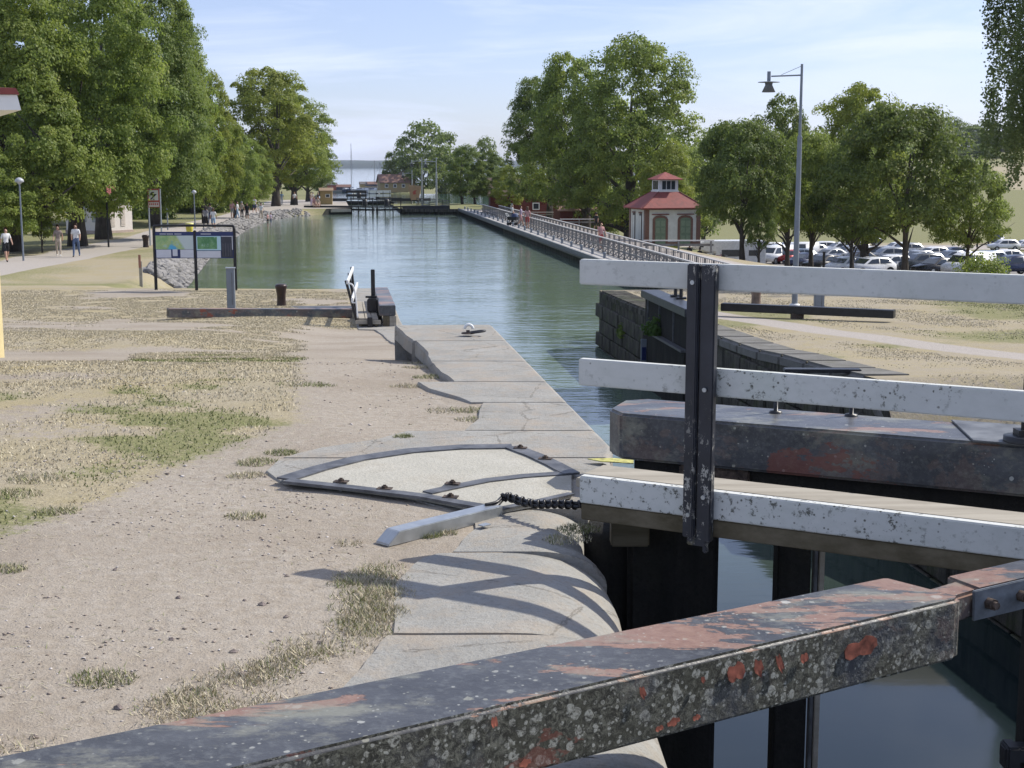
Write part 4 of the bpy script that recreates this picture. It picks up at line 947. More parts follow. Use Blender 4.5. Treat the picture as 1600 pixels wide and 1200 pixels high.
gravel(11000, 3, .002, .0095, -3.2, 0, 3.4, 9.5, gm, M_GRAV)
gravel(4200, 4, .004, .014, -5, -.4, 8.5, 17, gm, M_GRAV)
STN = ('biggest, near the shadow tip', 'one just left of the slab tufts', 'one below the middle tuft', 'dark one at the lower left', 'one left of the wide gravel middle', 'one beside the rail shadow', 'one at the far left middle', 'one under the dry grass strip', 'one nearest the slab edge', 'tiny one left of centre', 'one at the lower left corner', 'one between the two tufts', 'small one above the rail shadow', 'small one left of the shadow tip', 'small one in the open gravel', 'one left of the hatch')
for i, (x, y, s) in enumerate(((409, 947, .020), (365, 1017, .019), (378, 1052, .018), (185, 1106, .018), (268, 1000, .014), (447, 965, .013), (180, 893, .012), (300, 1075, .012), (500, 1004, .013), (237, 985, .01), (52, 1153, .016), (405, 1035, .011), (448, 902, .011), (382, 941, .010), (279, 938, .013), (415, 745, .012))):
    c = onz(x, y, 0); m = MB(); vv = [(Vector(v) + Vector((R.uniform(-.25, .25), R.uniform(-.25, .25), R.uniform(-.1, .2)))) * s for v in [(1, 0, 0), (.5, .8, .1), (-.6, .7, 0), (-1, 0, .1), (-.5, -.8, 0), (.6, -.7, .1), (.3, .2, .7), (-.4, -.1, .6), (0, 0, -.4)]]
    import bmesh
    bm = bmesh.new(); [bm.verts.new(v) for v in vv]; bmesh.ops.convex_hull(bm, input=bm.verts); me = bpy.data.meshes.new('stone'); bm.to_mesh(me); bm.free()
    o = link('stone', me, plain('loose_stone', (.20, .165, .15), .9, var=.4, scale=50)); o.location = (c.x, c.y, float(zL(c.x, c.y)) + s * .1)
    tag(o, 'loose dark stone on the gravel, %s' % ('%s nearest to the camera' % ORD[15 - i] if False else STN[i]), 'stone', 'loose stones on the gravel')
# ------------------------------------------------------------------ riprap stones of the left bank
def rock_mesh(seed):
    r = random.Random(seed); bm = bmesh.new()
    for _ in range(14):
        d = Vector((r.gauss(0, 1), r.gauss(0, 1), r.gauss(0, 1))).normalized(); bm.verts.new((d.x * 1.0, d.y * .75, d.z * .55))
    bmesh.ops.convex_hull(bm, input=bm.verts); loose = [v for v in bm.verts if not v.link_faces]; bmesh.ops.delete(bm, geom=loose, context='VERTS')
    me = bpy.data.meshes.new('rock'); bm.to_mesh(me); bm.free(); me.materials.append(M_ROCK); return me
rocks = [rock_mesh(i) for i in range(9)]
rb = empty('riprap_bank', (-18, 75, -3.6), label='sloping bank of grey broken rocks along the left water edge', cat='rock bank')
rv = [np.array([v.co[:] for v in me.vertices]) for me in rocks]; rf = [np.array([p.vertices[:] for p in me.polygons]) for me in rocks]
cnt = 0; SV, SF, off = [], [], 0
y = 62.0; cand = []
for i in range(5200):
    y = 66 + 96 * R.random() ** 1.35; d = R.uniform(-.25, 2.5); cand.append((y, d))
cand.sort()
for y, d in cand:
    x = float(XL(y)) - d; s = R.uniform(.14, .36) * (1.15 if R.random() < .15 else 1); z = float(zL(x, y)) + s * .15
    rot = Euler((R.uniform(-.5, .5), R.uniform(-.5, .5), R.uniform(0, 6.3))); k = R.randrange(9)
    if cnt < 295 and (66 < y < 80) and R.random() < .55:
        o = link('rock', rocks[k], None, rb); o.location = (x + 18, y - 75, z + 3.6); o.rotation_euler = rot; o.scale = (s, s, s * 1.1); cnt += 1
    else:
        M_ = np.array(rot.to_matrix()) * s; SV.append(rv[k] @ M_.T + [x + 18, y - 75, z + 3.6]); SF.append(rf[k] + off); off += len(rv[k])
tag(link('rocks', fast_mesh('rocks', np.concatenate(SV), np.concatenate(SF)), M_ROCK, rb), kind='stuff')
# ------------------------------------------------------------------ far ends of the first chamber: both gate leaves stand open
def gpt(x, y, z): return onz(x, y, z)
M_BEAMFAR = mat_beam('faded_blue_and_red_beam', .25, 1.0, .12, ((.04, .045, .055), (.10, .12, .14)))
lg = empty('lock_gate', (-3.5, 36, -2.1), label='open far left gate leaf with white railing, pale plank walkway and tall black rack post', cat='lock gate')
O = Vector((-3.5, 36, -2.1))
def q(x, y, z): return Vector((x, y, z)) - O
dc = Vector((-.1245, 1, 0)).normalized()
for k in range(3):
    m = MB(); a = Vector((-3.71 + k * .165, 34.6, -1.89)); m.beam(a - O, a + dc * 4.4 - O, .15, .045); m.build('walkway_plank', M_PLANK, lg, .004)
m = MB(); a = Vector((-3.86, 34.56, -1.96)); m.beam(a - O, a + Vector((.62, 0, 0)) - O, .05, .10); m.build('bearer', M_PLANK, lg, .004)
m = MB(); a = Vector((-3.74, 34.6, -2.0)); m.beam(a - O, a + dc * 4.4 - O, .08, .12); a = Vector((-3.35, 34.6, -2.0)); m.beam(a - O, a + dc * 4.4 - O, .08, .12); m.build('bearer', M_TIMBER, lg)
A, B_ = Vector((-4.05, 34.6, -.98)), Vector((-4.40, 39, -.95))
for h, nm in ((0, 'top_rail'), (.44, 'middle_rail')):
    m = MB(); m.beam(A - O - Vector((-h * .25, 0, h)), B_ - O - Vector((-h * .25, 0, h)), .05, .10); m.build(nm, M_WHITE, lg, .005)
for t in (0.02, .5, .96):
    tp_ = A.lerp(B_, t); bt = Vector((-3.80, 34.6, -2.0)).lerp(Vector((-4.33, 39, -2.0)), t); m = MB(); m.beam(tp_ - O + Vector((-.04, 0, .04)), bt - O + Vector((-.02, 0, 0)), .07, .06); m.build('post', M_BLACK, lg)
m = MB(); pts = smooth([A - O + Vector((.02, 0, -.02)), A - O + Vector((.14, -.02, -.08)), A - O + Vector((.20, -.02, -.35)), Vector((-3.81, 34.58, -1.86)) - O], 6); m.path(pts, .022, 6)
m.path([A - O + Vector((.1, -.02, -.5)), A - O + Vector((.2, -.02, -.5))], .018, 6); m.build('end_rail', M_WHITE, lg)
m = MB(); a = Vector((-3.08, 34.7, -1.69)); m.beam(a - O, a + dc * 5.2 - O, .40, .26); m.build('top_beam', M_BEAM2, lg, .015)
for k in range(4):
    m = MB(); a = Vector((-3.16 + k * .085, 34.85, -3.1)); m.box(a - O, (.08, .30, 2.55)); m.build('leaf_plank', M_PLANK if k > 1 else M_TIMBER, lg, .004)
m = MB(); a = Vector((-3.3, 35, -3.2)); m.beam(a + dc * .2 - O, a + dc * 4.8 - O, .12, 2.7); m.build('gate_leaf', M_BLACKW, lg)
rp_ = atY(583, 460, 36.4); m = MB(); zt = atY(583, 421, 36.4).z; m.box((rp_.x - O.x, .4, (zt - .35 - 2.1 + 2.1) / 1 * 0 + (zt + -1.6) / 2 - O.z), (.10, .08, zt + 1.6)); m.build('rack_post', M_BLACK, lg, .01)
m = MB(); m.box((rp_.x - O.x + .02, .15, .42), (.26, .5, .34)); m.box((rp_.x - O.x - .02, .1, .62), (.34, .1, .05)); m.build('gear_housing', M_BLACK, lg, .03)
m = MB(); m.box((rp_.x - O.x + .10, -1.5, .02), (.12, .12, .5)); m.build('hinge', M_BLACK, lg, .01)
a, b = gpt(263, 510, -2.05), gpt(548, 498, -2.1); a.z = ground_z(a.x, a.y) + .17; b.z = -1.95
m = MB(); m.beam(a - O, b - O, .28, .22); m.build('balance_arm', M_BEAMFAR, lg, .012)
dv = (b - a).normalized(); m = MB(); m.box(a - O - dv * .003, (.008, .18, .14), rz=math.atan2(dv.y, dv.x)); m.build('hollow_end', M_BLACK, lg)
for t in (.38, .52):
    p = a.lerp(b, t); m = MB(); m.box((p.x - O.x, p.y - O.y, p.z - O.z - .14), (.35, .2, .10)); m.build('support_block', M_BLACK, lg)
a2 = gpt(505, 483, -2.05); m = MB(); m.box((a2.x - O.x, a2.y - O.y, .09), (1.9, .7, .03), rz=.02); m.build('steel_plate', M_FRAME, lg)
# right leaf
O = Vector((4.2, 35, -2.0)); rg = empty('lock_gate', tuple(O), label='open far right gate leaf lying against the mossy wall, with dark cap beam', cat='lock gate')
n1 = Vector((4.03, 32.3, -1.50)); dg = (Vector((3.47, 37.3, -1.5)) - n1).normalized(); sd_ = Vector((dg.y, -dg.x, 0))
def gl(s, o, z): p = n1 + dg * s + sd_ * o; return Vector((p.x, p.y, z)) - O
m = MB(); m.beam(gl(0, .20, -1.5), gl(5.05, .20, -1.5), .50, .19); m.build('top_beam', plain('blue_black_steel', (.045, .052, .065), .4, .2, var=.25), rg, .012)
m = MB(); m.beam(gl(.12, .13, -2.95), gl(5.0, .13, -2.95), .12, 2.75); m.build('gate_leaf', M_BLACKW, rg)
for s in (.06, .22, .36): m = MB(); m.box(gl(.04 + s * .1, .03 + s, -2.95), (.13, .13, 2.7), rz=.12); m.build('end_timber', M_TIMBER if s > .1 else mat_wood('pale_end_timber', (.16, .13, .09), (.26, .22, .16)), rg, .01)
for s in (1.6, 3.2, 4.6): m = MB(); m.box(gl(s, .06, -2.0), (.05, .05, .95)); m.build('stile', M_FRAME, rg)
m = MB(); m.beam(gl(.2, .02, -2.42), gl(4.9, .02, -2.42), .20, .06); m.build('middle_ledge', M_FRAME, rg, .01)
m = MB(); m.beam(gl(.2, .03, -3.3), gl(4.9, .03, -3.3), .08, 1.7); m.build('lower_planking', M_BLACKW, rg, .01)
m = MB(); m.box(gl(4.4, -.04, -2.95), (.24, .04, .62), rz=.12); m.build('backing_plate', M_GREY, rg); m = MB(); m.box(gl(4.37, -.08, -3.02), (.11, .03, .34), rz=.12); m.build('blue_plate', plain('deep_blue_plate', (.01, .02, .09), .5), rg)
for s, x in ((3.0, 1058), (2.4, 1073)): m = MB(); c = gl(s, .42, -1.4); m.tube(c, c + Vector((0, 0, .42)), .045, n=8); m.box(c + Vector((0, 0, .02)), (.25, .2, .05)); m.build('rack_rod', M_BLACK, rg)
bush('fern', (float(gl(3.2, -.02, 0).x + O.x), float(gl(3.2, .12, 0).y + O.y), -2.38), .34, .30, .42, 700, .07, mat_leaf('fern_green', (.035, .09, .02), (.08, .17, .04)), 'small green plant growing on the ledge of the far right gate', 'plant', 61)
bush('fern', (float(XR(41)) - .1, 41, -3.1), .12, .45, .35, 350, .06, M_LEAFD, 'moss and small fern on the wall left of the open gate', 'plant', 62)
a, b = gpt(1397, 508, -2.0), gpt(1128, 497, -2.05); a.z = ground_z(a.x, a.y) + .20; b.z = ground_z(b.x, b.y) + .24
m = MB(); m.beam(a - O, b - O, .26, .20); m.build('balance_arm', M_BLACK, rg, .012)
p = a.lerp(b, .55); m = MB(); m.box((p.x - O.x, p.y - O.y, p.z - O.z - .15), (.3, .2, .14)); m.build('support_block', M_RUST, rg)
a = onz(1232, 587, -1.55); m = MB(); m.box((a.x + .55, a.y, ground_z(a.x + .5, a.y) + .05), (1.25, .22, .06), rz=-.03)
tag(m.build('drain_cover', M_BLACK, None, .01), 'dark flat bar lying on the quay behind the middle rail', 'drain cover')
# ------------------------------------------------------------------ bollards, grey pillars
def bollard(x, yb, z, h, r, mat, label):
    p = gpt(x, yb, z); m = MB(); m.lathe([(r * .95, -.05), (r * .84, h * .12), (r * .80, h * .45), (r * .98, h * .75), (r * 1.12, h * .88), (r * 1.08, h * .95), (r * .8, h), (.01, h * 1.005)], n=18)
    return tag(m.build('bollard', mat, None, 0, loc=(p.x, p.y, ground_z(p.x, p.y))), label, 'bollard')
M_BOLL = plain('brown_black_iron', (.045, .03, .026), .35, .2, var=.3)
bollard(440, 484, -2.12, .60, .15, M_BOLL, 'dark brown mooring bollard on the dry grass left of the open gate')
bollard(1181, 480, -2.08, .62, .16, plain('bare_brown_iron', (.22, .16, .13), .7, var=.3), 'light brown bollard half hidden by the top rail')
bollard(228, 388, -3.2, .75, .20, M_BOLL, 'small dark bollard by the gravel path left of the info board')
def pillar(x, yb, h, w, label):
    p = gpt(x, yb, -2.1); z = ground_z(p.x, p.y); r_ = empty('service_pillar', (p.x, p.y, z), .05, label, 'service pillar')
    m = MB(); m.box((0, 0, h / 2 - .05), (w, w * .8, h + .1)); m.build('body', M_GREY, r_, .012)
    m = MB(); m.box((0, 0, h + .015), (w * 1.22, w * 1.0, .03)); m.build('cap', M_GALV, r_, .004)
    m = MB(); m.box((w * .2, -w * .4 - .004, h * .5), (.012, .008, h * .8)); m.build('door_seam', M_FRAME, r_)
pillar(362, 490, 1.08, .21, 'grey metal service pillar with a flat cap beside the info board'); pillar(1279, 489, .95, .25, 'grey metal service pillar behind the top rail at the right')
# ------------------------------------------------------------------ info board
Yb = 45.0; xl_, xm_, xr_ = (atY(x, 400, Yb).x for x in (242, 305.5, 367)); zb_ = ground_z(xm_, Yb); zt_ = atY(300, 352, Yb).z
ib = empty('info_board', (xm_, Yb, zb_), 0, 'two part information board with maps in a black steel frame before the water', 'information board')
M_NAVY = plain('navy_print', (.025, .04, .13), .5, var=.1); M_PAPER = plain('pale_print', (.58, .60, .66), .5, var=.04); M_DKPR = plain('dark_grey_print', (.045, .05, .07), .5, var=.2)
H_ = zt_ - zb_
for nm, x, h in (('post', xl_, H_ - .08), ('post', xm_, H_ - .16), ('post', xr_, H_ - .08)): m = MB(); m.box((x - xm_, 0, h / 2 - .1), (.09, .09, h + .2)); m.build(nm, M_BLACK, ib, .02)
m = MB(); m.path(smooth([Vector((xl_ - xm_, 0, H_ - .16)), Vector((xl_ - xm_ + .02, 0, H_ - .06)), Vector((xl_ - xm_ + .12, 0, H_ - .02)), Vector((0, 0, H_ - .01)), Vector((xr_ - xm_ - .12, 0, H_ - .02)), Vector((xr_ - xm_ - .02, 0, H_ - .06)), Vector((xr_ - xm_, 0, H_ - .16))], 5), .04, 8); m.build('top_bar', M_BLACK, ib)
def mat_map(name, seed, blue):
    t = NT(name); n = t.noise(2.3 + seed, 6, .7, stretch=(1, 1, 1)); k = t.noise(7, 5, .7)
    c = t.mix(t.ramp(n, .35, .6), (.18, .36, .16), (.42, .52, .22) if blue else (.06, .20, .08)); c = t.mix(t.ramp(k, .55, .7), c, (.35, .52, .45))
    s = t.sep(); 
    if blue:
        d = t.math('ADD', t.math('ABSOLUTE', t.math('SUBTRACT', s[0], -.72)), t.math('MULTIPLY', t.math('ABSOLUTE', t.math('SUBTRACT', s[2], 1.28)), .8))
        c = t.mix(t.ramp(t.math('ADD', d, t.math('MULTIPLY', t.math('SUBTRACT', k, .5), .5)), .24, .12), c, (.08, .38, .62))
        c = t.mix(t.ramp(t.math('ADD', s[0], t.math('MULTIPLY', s[2], .6)), .42, .5), c, (.50, .58, .58))
    return t.fin(c, .45)
zz = lambda y: atY(300, y, Yb).z - zb_
xx = lambda x: atY(x, 400, Yb).x - xm_
def pan(name, x0, x1, y0, y1, mat, dy, par=ib):
    m = MB(); m.box(((xx(x0) + xx(x1)) / 2, -.02 - dy, (zz(y0) + zz(y1)) / 2), (abs(xx(x1) - xx(x0)), .012, abs(zz(y0) - zz(y1)))); return m.build(name, mat, par)
pl_ = pan('panel', 243.5, 303.5, 362, 403.5, M_NAVY, 0); pr_ = pan('panel', 307, 366, 362, 403.5, M_NAVY, 0)
for o_, parts in ((pl_, ((244.5, 303, 368, 389.5, mat_map('map_print', .3, True)), (245, 268, 390, 402.5, M_PAPER), (282.5, 303, 390, 402.5, M_PAPER), (270.5, 278, 389.5, 400, M_PAPER))),
                  (pr_, ((308, 346, 368.8, 391, plain('light_blue_print', (.45, .66, .74), .5, var=.05)), (309.5, 340, 370, 389, mat_map('aerial_print', 1.0, False)), (308.5, 345.5, 392, 402.6, M_PAPER), (347, 364, 370, 401.5, M_DKPR), (347, 365, 368.6, 369.6, M_PAPER), (363.5, 364.6, 370, 390, M_PAPER)))):
    for j, (x0, x1, y0, y1, mt) in enumerate(parts): pan('print', x0, x1, y0, y1, mt, .008 + .0035 * j, o_)
for (x0, x1, o_) in ((251, 261, pl_), (262, 272, pl_), (274, 285, pl_), (315, 331, pr_)): pan('header_line', x0, x1, 365, 366.1, M_PAPER, .0105, o_)
for k in range(4): pan('print_line', 349 + k * 4, 349.5 + k * 4, 380, 400, plain('mid_grey_print', (.12, .12, .14), .6), .024, pr_)
# ------------------------------------------------------------------ signs, posts, bin and lamps on the left bank
def gz(x, Y): X = atY(x, 300, Y).x; return X, ground_z(X, Y)
M_SIGNW = plain('sign_white', (.62, .62, .60), .5, var=.05); M_SIGNR = plain('sign_red', (.42, .09, .07), .5, var=.15)
X, z = gz(239, 88); sg = empty('water_sign', (X, 88, z), 0, 'square red bordered white water sign with a black bent arrow and text plate', 'sign')
f = lambda px: atY(px, 300, 88).x - X
g_ = lambda py: atY(240, py, 88).z - z
for x in (231.5, 250): m = MB(); m.tube((f(x), 0, -.1), (f(x), 0, g_(295)), .05, n=8); m.build('post', M_GALV, sg)
m = MB(); m.box((f(240), -.06, (g_(295) + g_(324)) / 2), (f(249) - f(231), .03, g_(295) - g_(324))); bd = m.build('panel', M_SIGNR, sg)
m = MB(); m.box((f(240), -.085, (g_(297) + g_(313)) / 2), (f(247.4) - f(232.4), .012, g_(297) - g_(313))); m.build('face', M_SIGNW, bd)
m = MB(); m.extr([(f(a), g_(b)) for a, b in ((234.5, 303.5), (237, 300.3), (242, 299.6), (239.3, 303), (245.5, 303.2), (237, 311.6), (234.2, 311.8), (240.5, 305.3), (234.4, 305.2))], (0, 0, 0), (1, 0, 0), (0, 0, 1), (0, 1, 0), -.105, -.093); m.build('arrow', M_BLACK, bd)
m = MB(); m.box((f(240), -.085, (g_(316) + g_(323)) / 2), (f(248) - f(232), .012, g_(316) - g_(323))); m.build('text_plate', M_SIGNW, bd)
m = MB()
for k in range(5): m.box((f(234 + k * 3), -.094, g_(319)), (.075, .006, .13))
m.build('lettering', M_SIGNR, bd)
X, z = gz(294, 101); bn = empty('waste_bin', (X, 101, z), 0, 'yellow waste bin on a narrower foot by the gravel path', 'bin')
M_YB = plain('yellow_plastic', (.66, .58, .08), .45, var=.06)
m = MB(); m.lathe([(.20, 0), (.23, .25), (.22, .30)], n=16); m.build('foot', M_YB, bn); m = MB(); m.lathe([(.22, .3), (.24, .36), (.29, .78), (.27, .80)], n=16); m.build('body', M_YB, bn)
m = MB(); m.lathe([(.31, .78), (.31, .84), (.22, .88)], n=16); m.build('rim', plain('pale_yellow_plastic', (.72, .68, .25), .45), bn)
X, z = gz(215, 60); mk = empty('marker_post', (X, 60, z), 0, 'wooden marker post with a reddish upper half on the grassy slope', 'marker post'); 
m = MB(); m.box((0, 0, .5), (.13, .1, 1.2)); m.build('timber', M_PLANK, mk, .01); m = MB(); m.box((-.02, -.06, 1.1), (.1, .03, .55)); m.build('red_board', plain('faded_red_board', (.36, .17, .12), .8), mk, .005)
def park_lamp(x, yb, yt, Y, label, head=.28, grp='mushroom lamps along the left path'):
    X, z = gz(x, Y); h = atY(x, yt, Y).z - z; r_ = empty('street_lamp', (X, Y, z), 0, label, 'street lamp', grp)
    m = MB(); m.tube((0, 0, -.1), (0, 0, h - .15), .055, .04); m.build('pole', M_GREY, r_); m = MB(); m.lathe([(.05, h - .3), (.12, h - .22), (head * .9, h - .18), (head, h - .15), (head * .85, h - .04), (head * .4, h + .04), (.02, h + .06)], n=16); m.build('shade', plain('lamp_grey_shade', (.42, .44, .46), .4), r_)
    return r_
park_lamp(31, 408, 279, 74, 'grey mushroom lamp nearest the left edge of the picture', .24)
park_lamp(260, 348, 287, 108, 'grey mushroom lamp just right of the water sign', .30)
park_lamp(303, 345, 298, 112, 'thin lamp post beside the yellow bin', .2)
X, z = gz(166, 86); m = MB(); m.tube((0, 0, -.1), (0, 0, atY(166, 316, 86).z - z), .06, n=8)
tag(m.build('black_post', M_BLACK, None, loc=(X, 86, z)), 'plain black post by the path in front of the thick trunk', 'post')
def tall_lamp(x, yb, yt, Y, label, s=1.0, arm=1.0, side=-1, mat=M_GREY, group=None, simple=False):
    X = atY(x, 300, Y).x; z = ground_z(X, Y); h = atY(x, yt, Y).z - z; r_ = empty('street_lamp', (X, Y, z), 0, label, 'street lamp', group)
    hs = h * .70; m = MB(); m.tube((0, 0, -.1), (0, 0, hs), .085 * s, .065 * s, 12); m.tube((0, 0, hs), (0, 0, h), .045 * s, .035 * s, 10); m.lathe([(.05 * s, hs - .04), (.075 * s, hs), (.05 * s, hs + .06)], n=10); m.build('pole', mat, r_)
    ha = h - .30 * s; m = MB(); m.tube((0, 0, ha), (side * arm * .93, 0, ha - .03), .022 * s, .02 * s, 8); m.build('arm', mat, r_)
    m = MB(); m.tube((0, 0, h - .05), (side * arm * .62, 0, ha + .01), .007 * s, n=5); m.build('stay_wire', mat, r_)
    if not simple: m = MB(); m.lathe([(.15, -.02), (.15, .03), (.09, .05)], n=16); m.build('base_plate', M_WHITE, r_)
    hd = MB(); c = (side * arm, 0, ha); hd.lathe([(.05 * s, .10 * s), (.05 * s, -.16 * s)], c, 12); hh = hd.build('housing', mat, r_)
    m = MB(); m.lathe([(.02, -.165 * s), (.30 * s, -.185 * s), (.30 * s, -.195 * s), (.10 * s, -.205 * s)], c, 20); m.build('disc', mat, hh)
    m = MB(); m.lathe([(.11 * s, -.2 * s), (.10 * s, -.27 * s), (.19 * s, -.46 * s), (.18 * s, -.46 * s)], c, 20); m.build('lamp_shade', plain('dark_ribbed_shade', (.12, .13, .14), .35, var=.4), hh)
tall_lamp(1247, 475, 100, 39.6, 'tall grey lamp post with a side arm and disc lamp, right of centre', 1.0, .90)
LG = 'lamp posts by the far lock'
tall_lamp(682, 327, 246, 172, 'rightmost and tallest white lamp post by the far lock', 1.6, 1.3, mat=M_GALV, group=LG, simple=True)
tall_lamp(659.5, 312, 246, 196, 'middle white lamp post by the far lock', 1.6, 1.4, mat=M_GALV, group=LG, simple=True)
tall_lamp(644, 305, 266, 203, 'short leftmost lamp post of the three by the far lock', 1.4, 1.3, mat=M_GALV, group=LG, simple=True)
# ------------------------------------------------------------------ dock on the right side of the pool
dk = empty('dock', (0, 100, -3.3), label='long pale boardwalk with a dark edge along the right side of the pool', cat='dock')
def vx(v, y): return v - .1245 * y
M_DECK = mat_wood('pale_deck', (.36, .345, .32), (.50, .48, .45), .5); M_DGREY = plain('grey_dock_edge', (.16, .17, .18), .6, var=.2)
for i in range(106):
    y0 = 58 + i * 1.0; m = MB()
    vs = [(vx(14.35, y0), y0 - 100, 0), (vx(15.55, y0), y0 - 100, 0), (vx(15.55, y0 + .985), y0 - 99.015, 0), (vx(14.35, y0 + .985), y0 - 99.015, 0)]
    m.prism(vs, .0, .06); m.build('plank', M_DECK, dk)
m = MB(); m.beam((vx(14.28, 57), -43, -.02), (vx(14.28, 164.3), 64.3, -.02), .16, .28); m.build('edge_beam', M_DGREY, dk, .01)
m = MB(); m.beam((vx(14.20, 57), -43, -.17), (vx(14.20, 164.3), 64.3, -.17), .10, .10); m.build('fender_beam', M_BLACK, dk)
m = MB(); m.beam((vx(14.5, 57), -43, -.5), (vx(14.5, 164.3), 64.3, -.5), .06, .9); m.build('piling', M_BLACKW, dk)
BM = None
for i in range(24):
    y = 77.6 + 3.65 * i
    if BM is None: m = MB(); m.lathe([(.085, 0), (.075, .2), (.10, .3), (.09, .34), (.01, .345)], n=10); BM = m.mesh('bollard'); BM.materials.append(M_GREY)
    tag(link('bollard', BM, None, None, (vx(14.75, y), y, -3.24)), 'short grey bollard on the dock, %s from the near end' % ORD[i], 'bollard', 'small grey bollards along the dock')
M_RAILW = plain('weathered_rail_grey', (.21, .208, .205), .7, var=.2); M_RAILL = plain('pale_hand_rail', (.44, .43, .42), .6, var=.1)
def fence(v, y0, y1, z, label, step=1.55, h=1.0):
    f_ = empty('railing', (vx(v, y0), y0, z), 0, label, 'railing', 'railings of the right quay')
    n = int((y1 - y0) / step); bal = MB()
    pm = MB(); pm.box((0, 0, h / 2), (.09, .09, h)); pme = pm.mesh('post'); pme.materials.append(M_RAILW)
    for i in range(n + 1): y = y0 + i * step; link('post', pme, None, f_, (vx(v, y) - vx(v, y0), y - y0, 0))
    for i in range(n):
        ya = i * step; xa = vx(v, y0 + ya) - vx(v, y0); yb = ya + step; xb = vx(v, y0 + yb) - vx(v, y0)
        bal.beam((xa, ya, .12), (xb, yb, h * .5), .035, .05); bal.beam((xa, ya, h * .5), (xb, yb, .12), .03, .05)
        for k in (1, 2, 3): t = k / 4; bal.box((xa + (xb - xa) * t, ya + step * t, h * .75), (.03, .05, h * .42))
    tag(bal.build('lattice', M_RAILW, f_), kind='stuff')
    L_ = y1 - y0; xe = vx(v, y1) - vx(v, y0)
    for zz_, w, hh_, mt, nm in ((h, .14, .05, M_RAILL, 'hand_rail'), (h * .52, .05, .09, M_RAILW, 'middle_rail'), (.10, .05, .09, M_RAILW, 'bottom_rail')):
        m = MB(); m.beam((0, 0, zz_), (xe, L_, zz_), w, hh_); m.build(nm, mt, f_)
fence(15.75, 57, 153, -3.40, 'long lattice railing nearest the dock on the right of the pool')
fence(17.3, 60, 150, -3.45, 'second lattice railing just behind the one along the dock')
for k, (x, yb, w) in enumerate(((905, 350, 60), (1060, 396, 110), (840, 330, 50))):
    p = onz(x, yb, -3.5); p.z = ground_z(p.x, p.y); L_ = w / FPX * p.y
    t = empty('plank_rail', tuple(p), 0, ('low pale plank rail on posts before the barn trees', 'low pale plank rail on posts in front of the red roofed hut', 'low dark plank rail at the far end by the barn')[k], 'plank rail')
    m = MB(); m.box((0, 0, .72), (L_, .35, .06)); m.build('top_board', M_RAILL, t)
    for s in (-.46, 0, .46): m = MB(); m.box((L_ * s, 0, .34), (.08, .3, .7)); m.build('leg', M_RAILW, t)
    m = MB(); m.box((0, .12, .45), (L_, .04, .14)); m.build('side_board', M_RAILW, t)
# ------------------------------------------------------------------ red roofed hut on the right
M_ROOFR = plain('red_tin_roof', (.24, .06, .05), .6, var=.18, scale=3); M_ROOFD = plain('dark_red_seam', (.16, .045, .04), .6)
M_RENDER = plain('grey_white_render', (.62, .66, .63), .9, var=.08, scale=2, bump=.1); M_DOORG = plain('green_door_paint', (.15, .22, .15), .6, var=.12)
def mat_brick():
    t = NT('red_brick'); b = t.n('ShaderNodeTexBrick'); b.inputs['Scale'].default_value = 5; b.inputs['Color1'].default_value = (.13, .062, .045, 1); b.inputs['Color2'].default_value = (.19, .09, .062, 1); b.inputs['Mortar'].default_value = (.2, .17, .15, 1)
    m = t.n('ShaderNodeMapping'); m.inputs['Rotation'].default_value = (math.pi / 2, 0, 0); t.l(t.co(), m.inputs[0]); t.l(m.outputs[0], b.inputs['Vector']); return t.fin(b.outputs[0], .9)
M_BRICK = mat_brick()
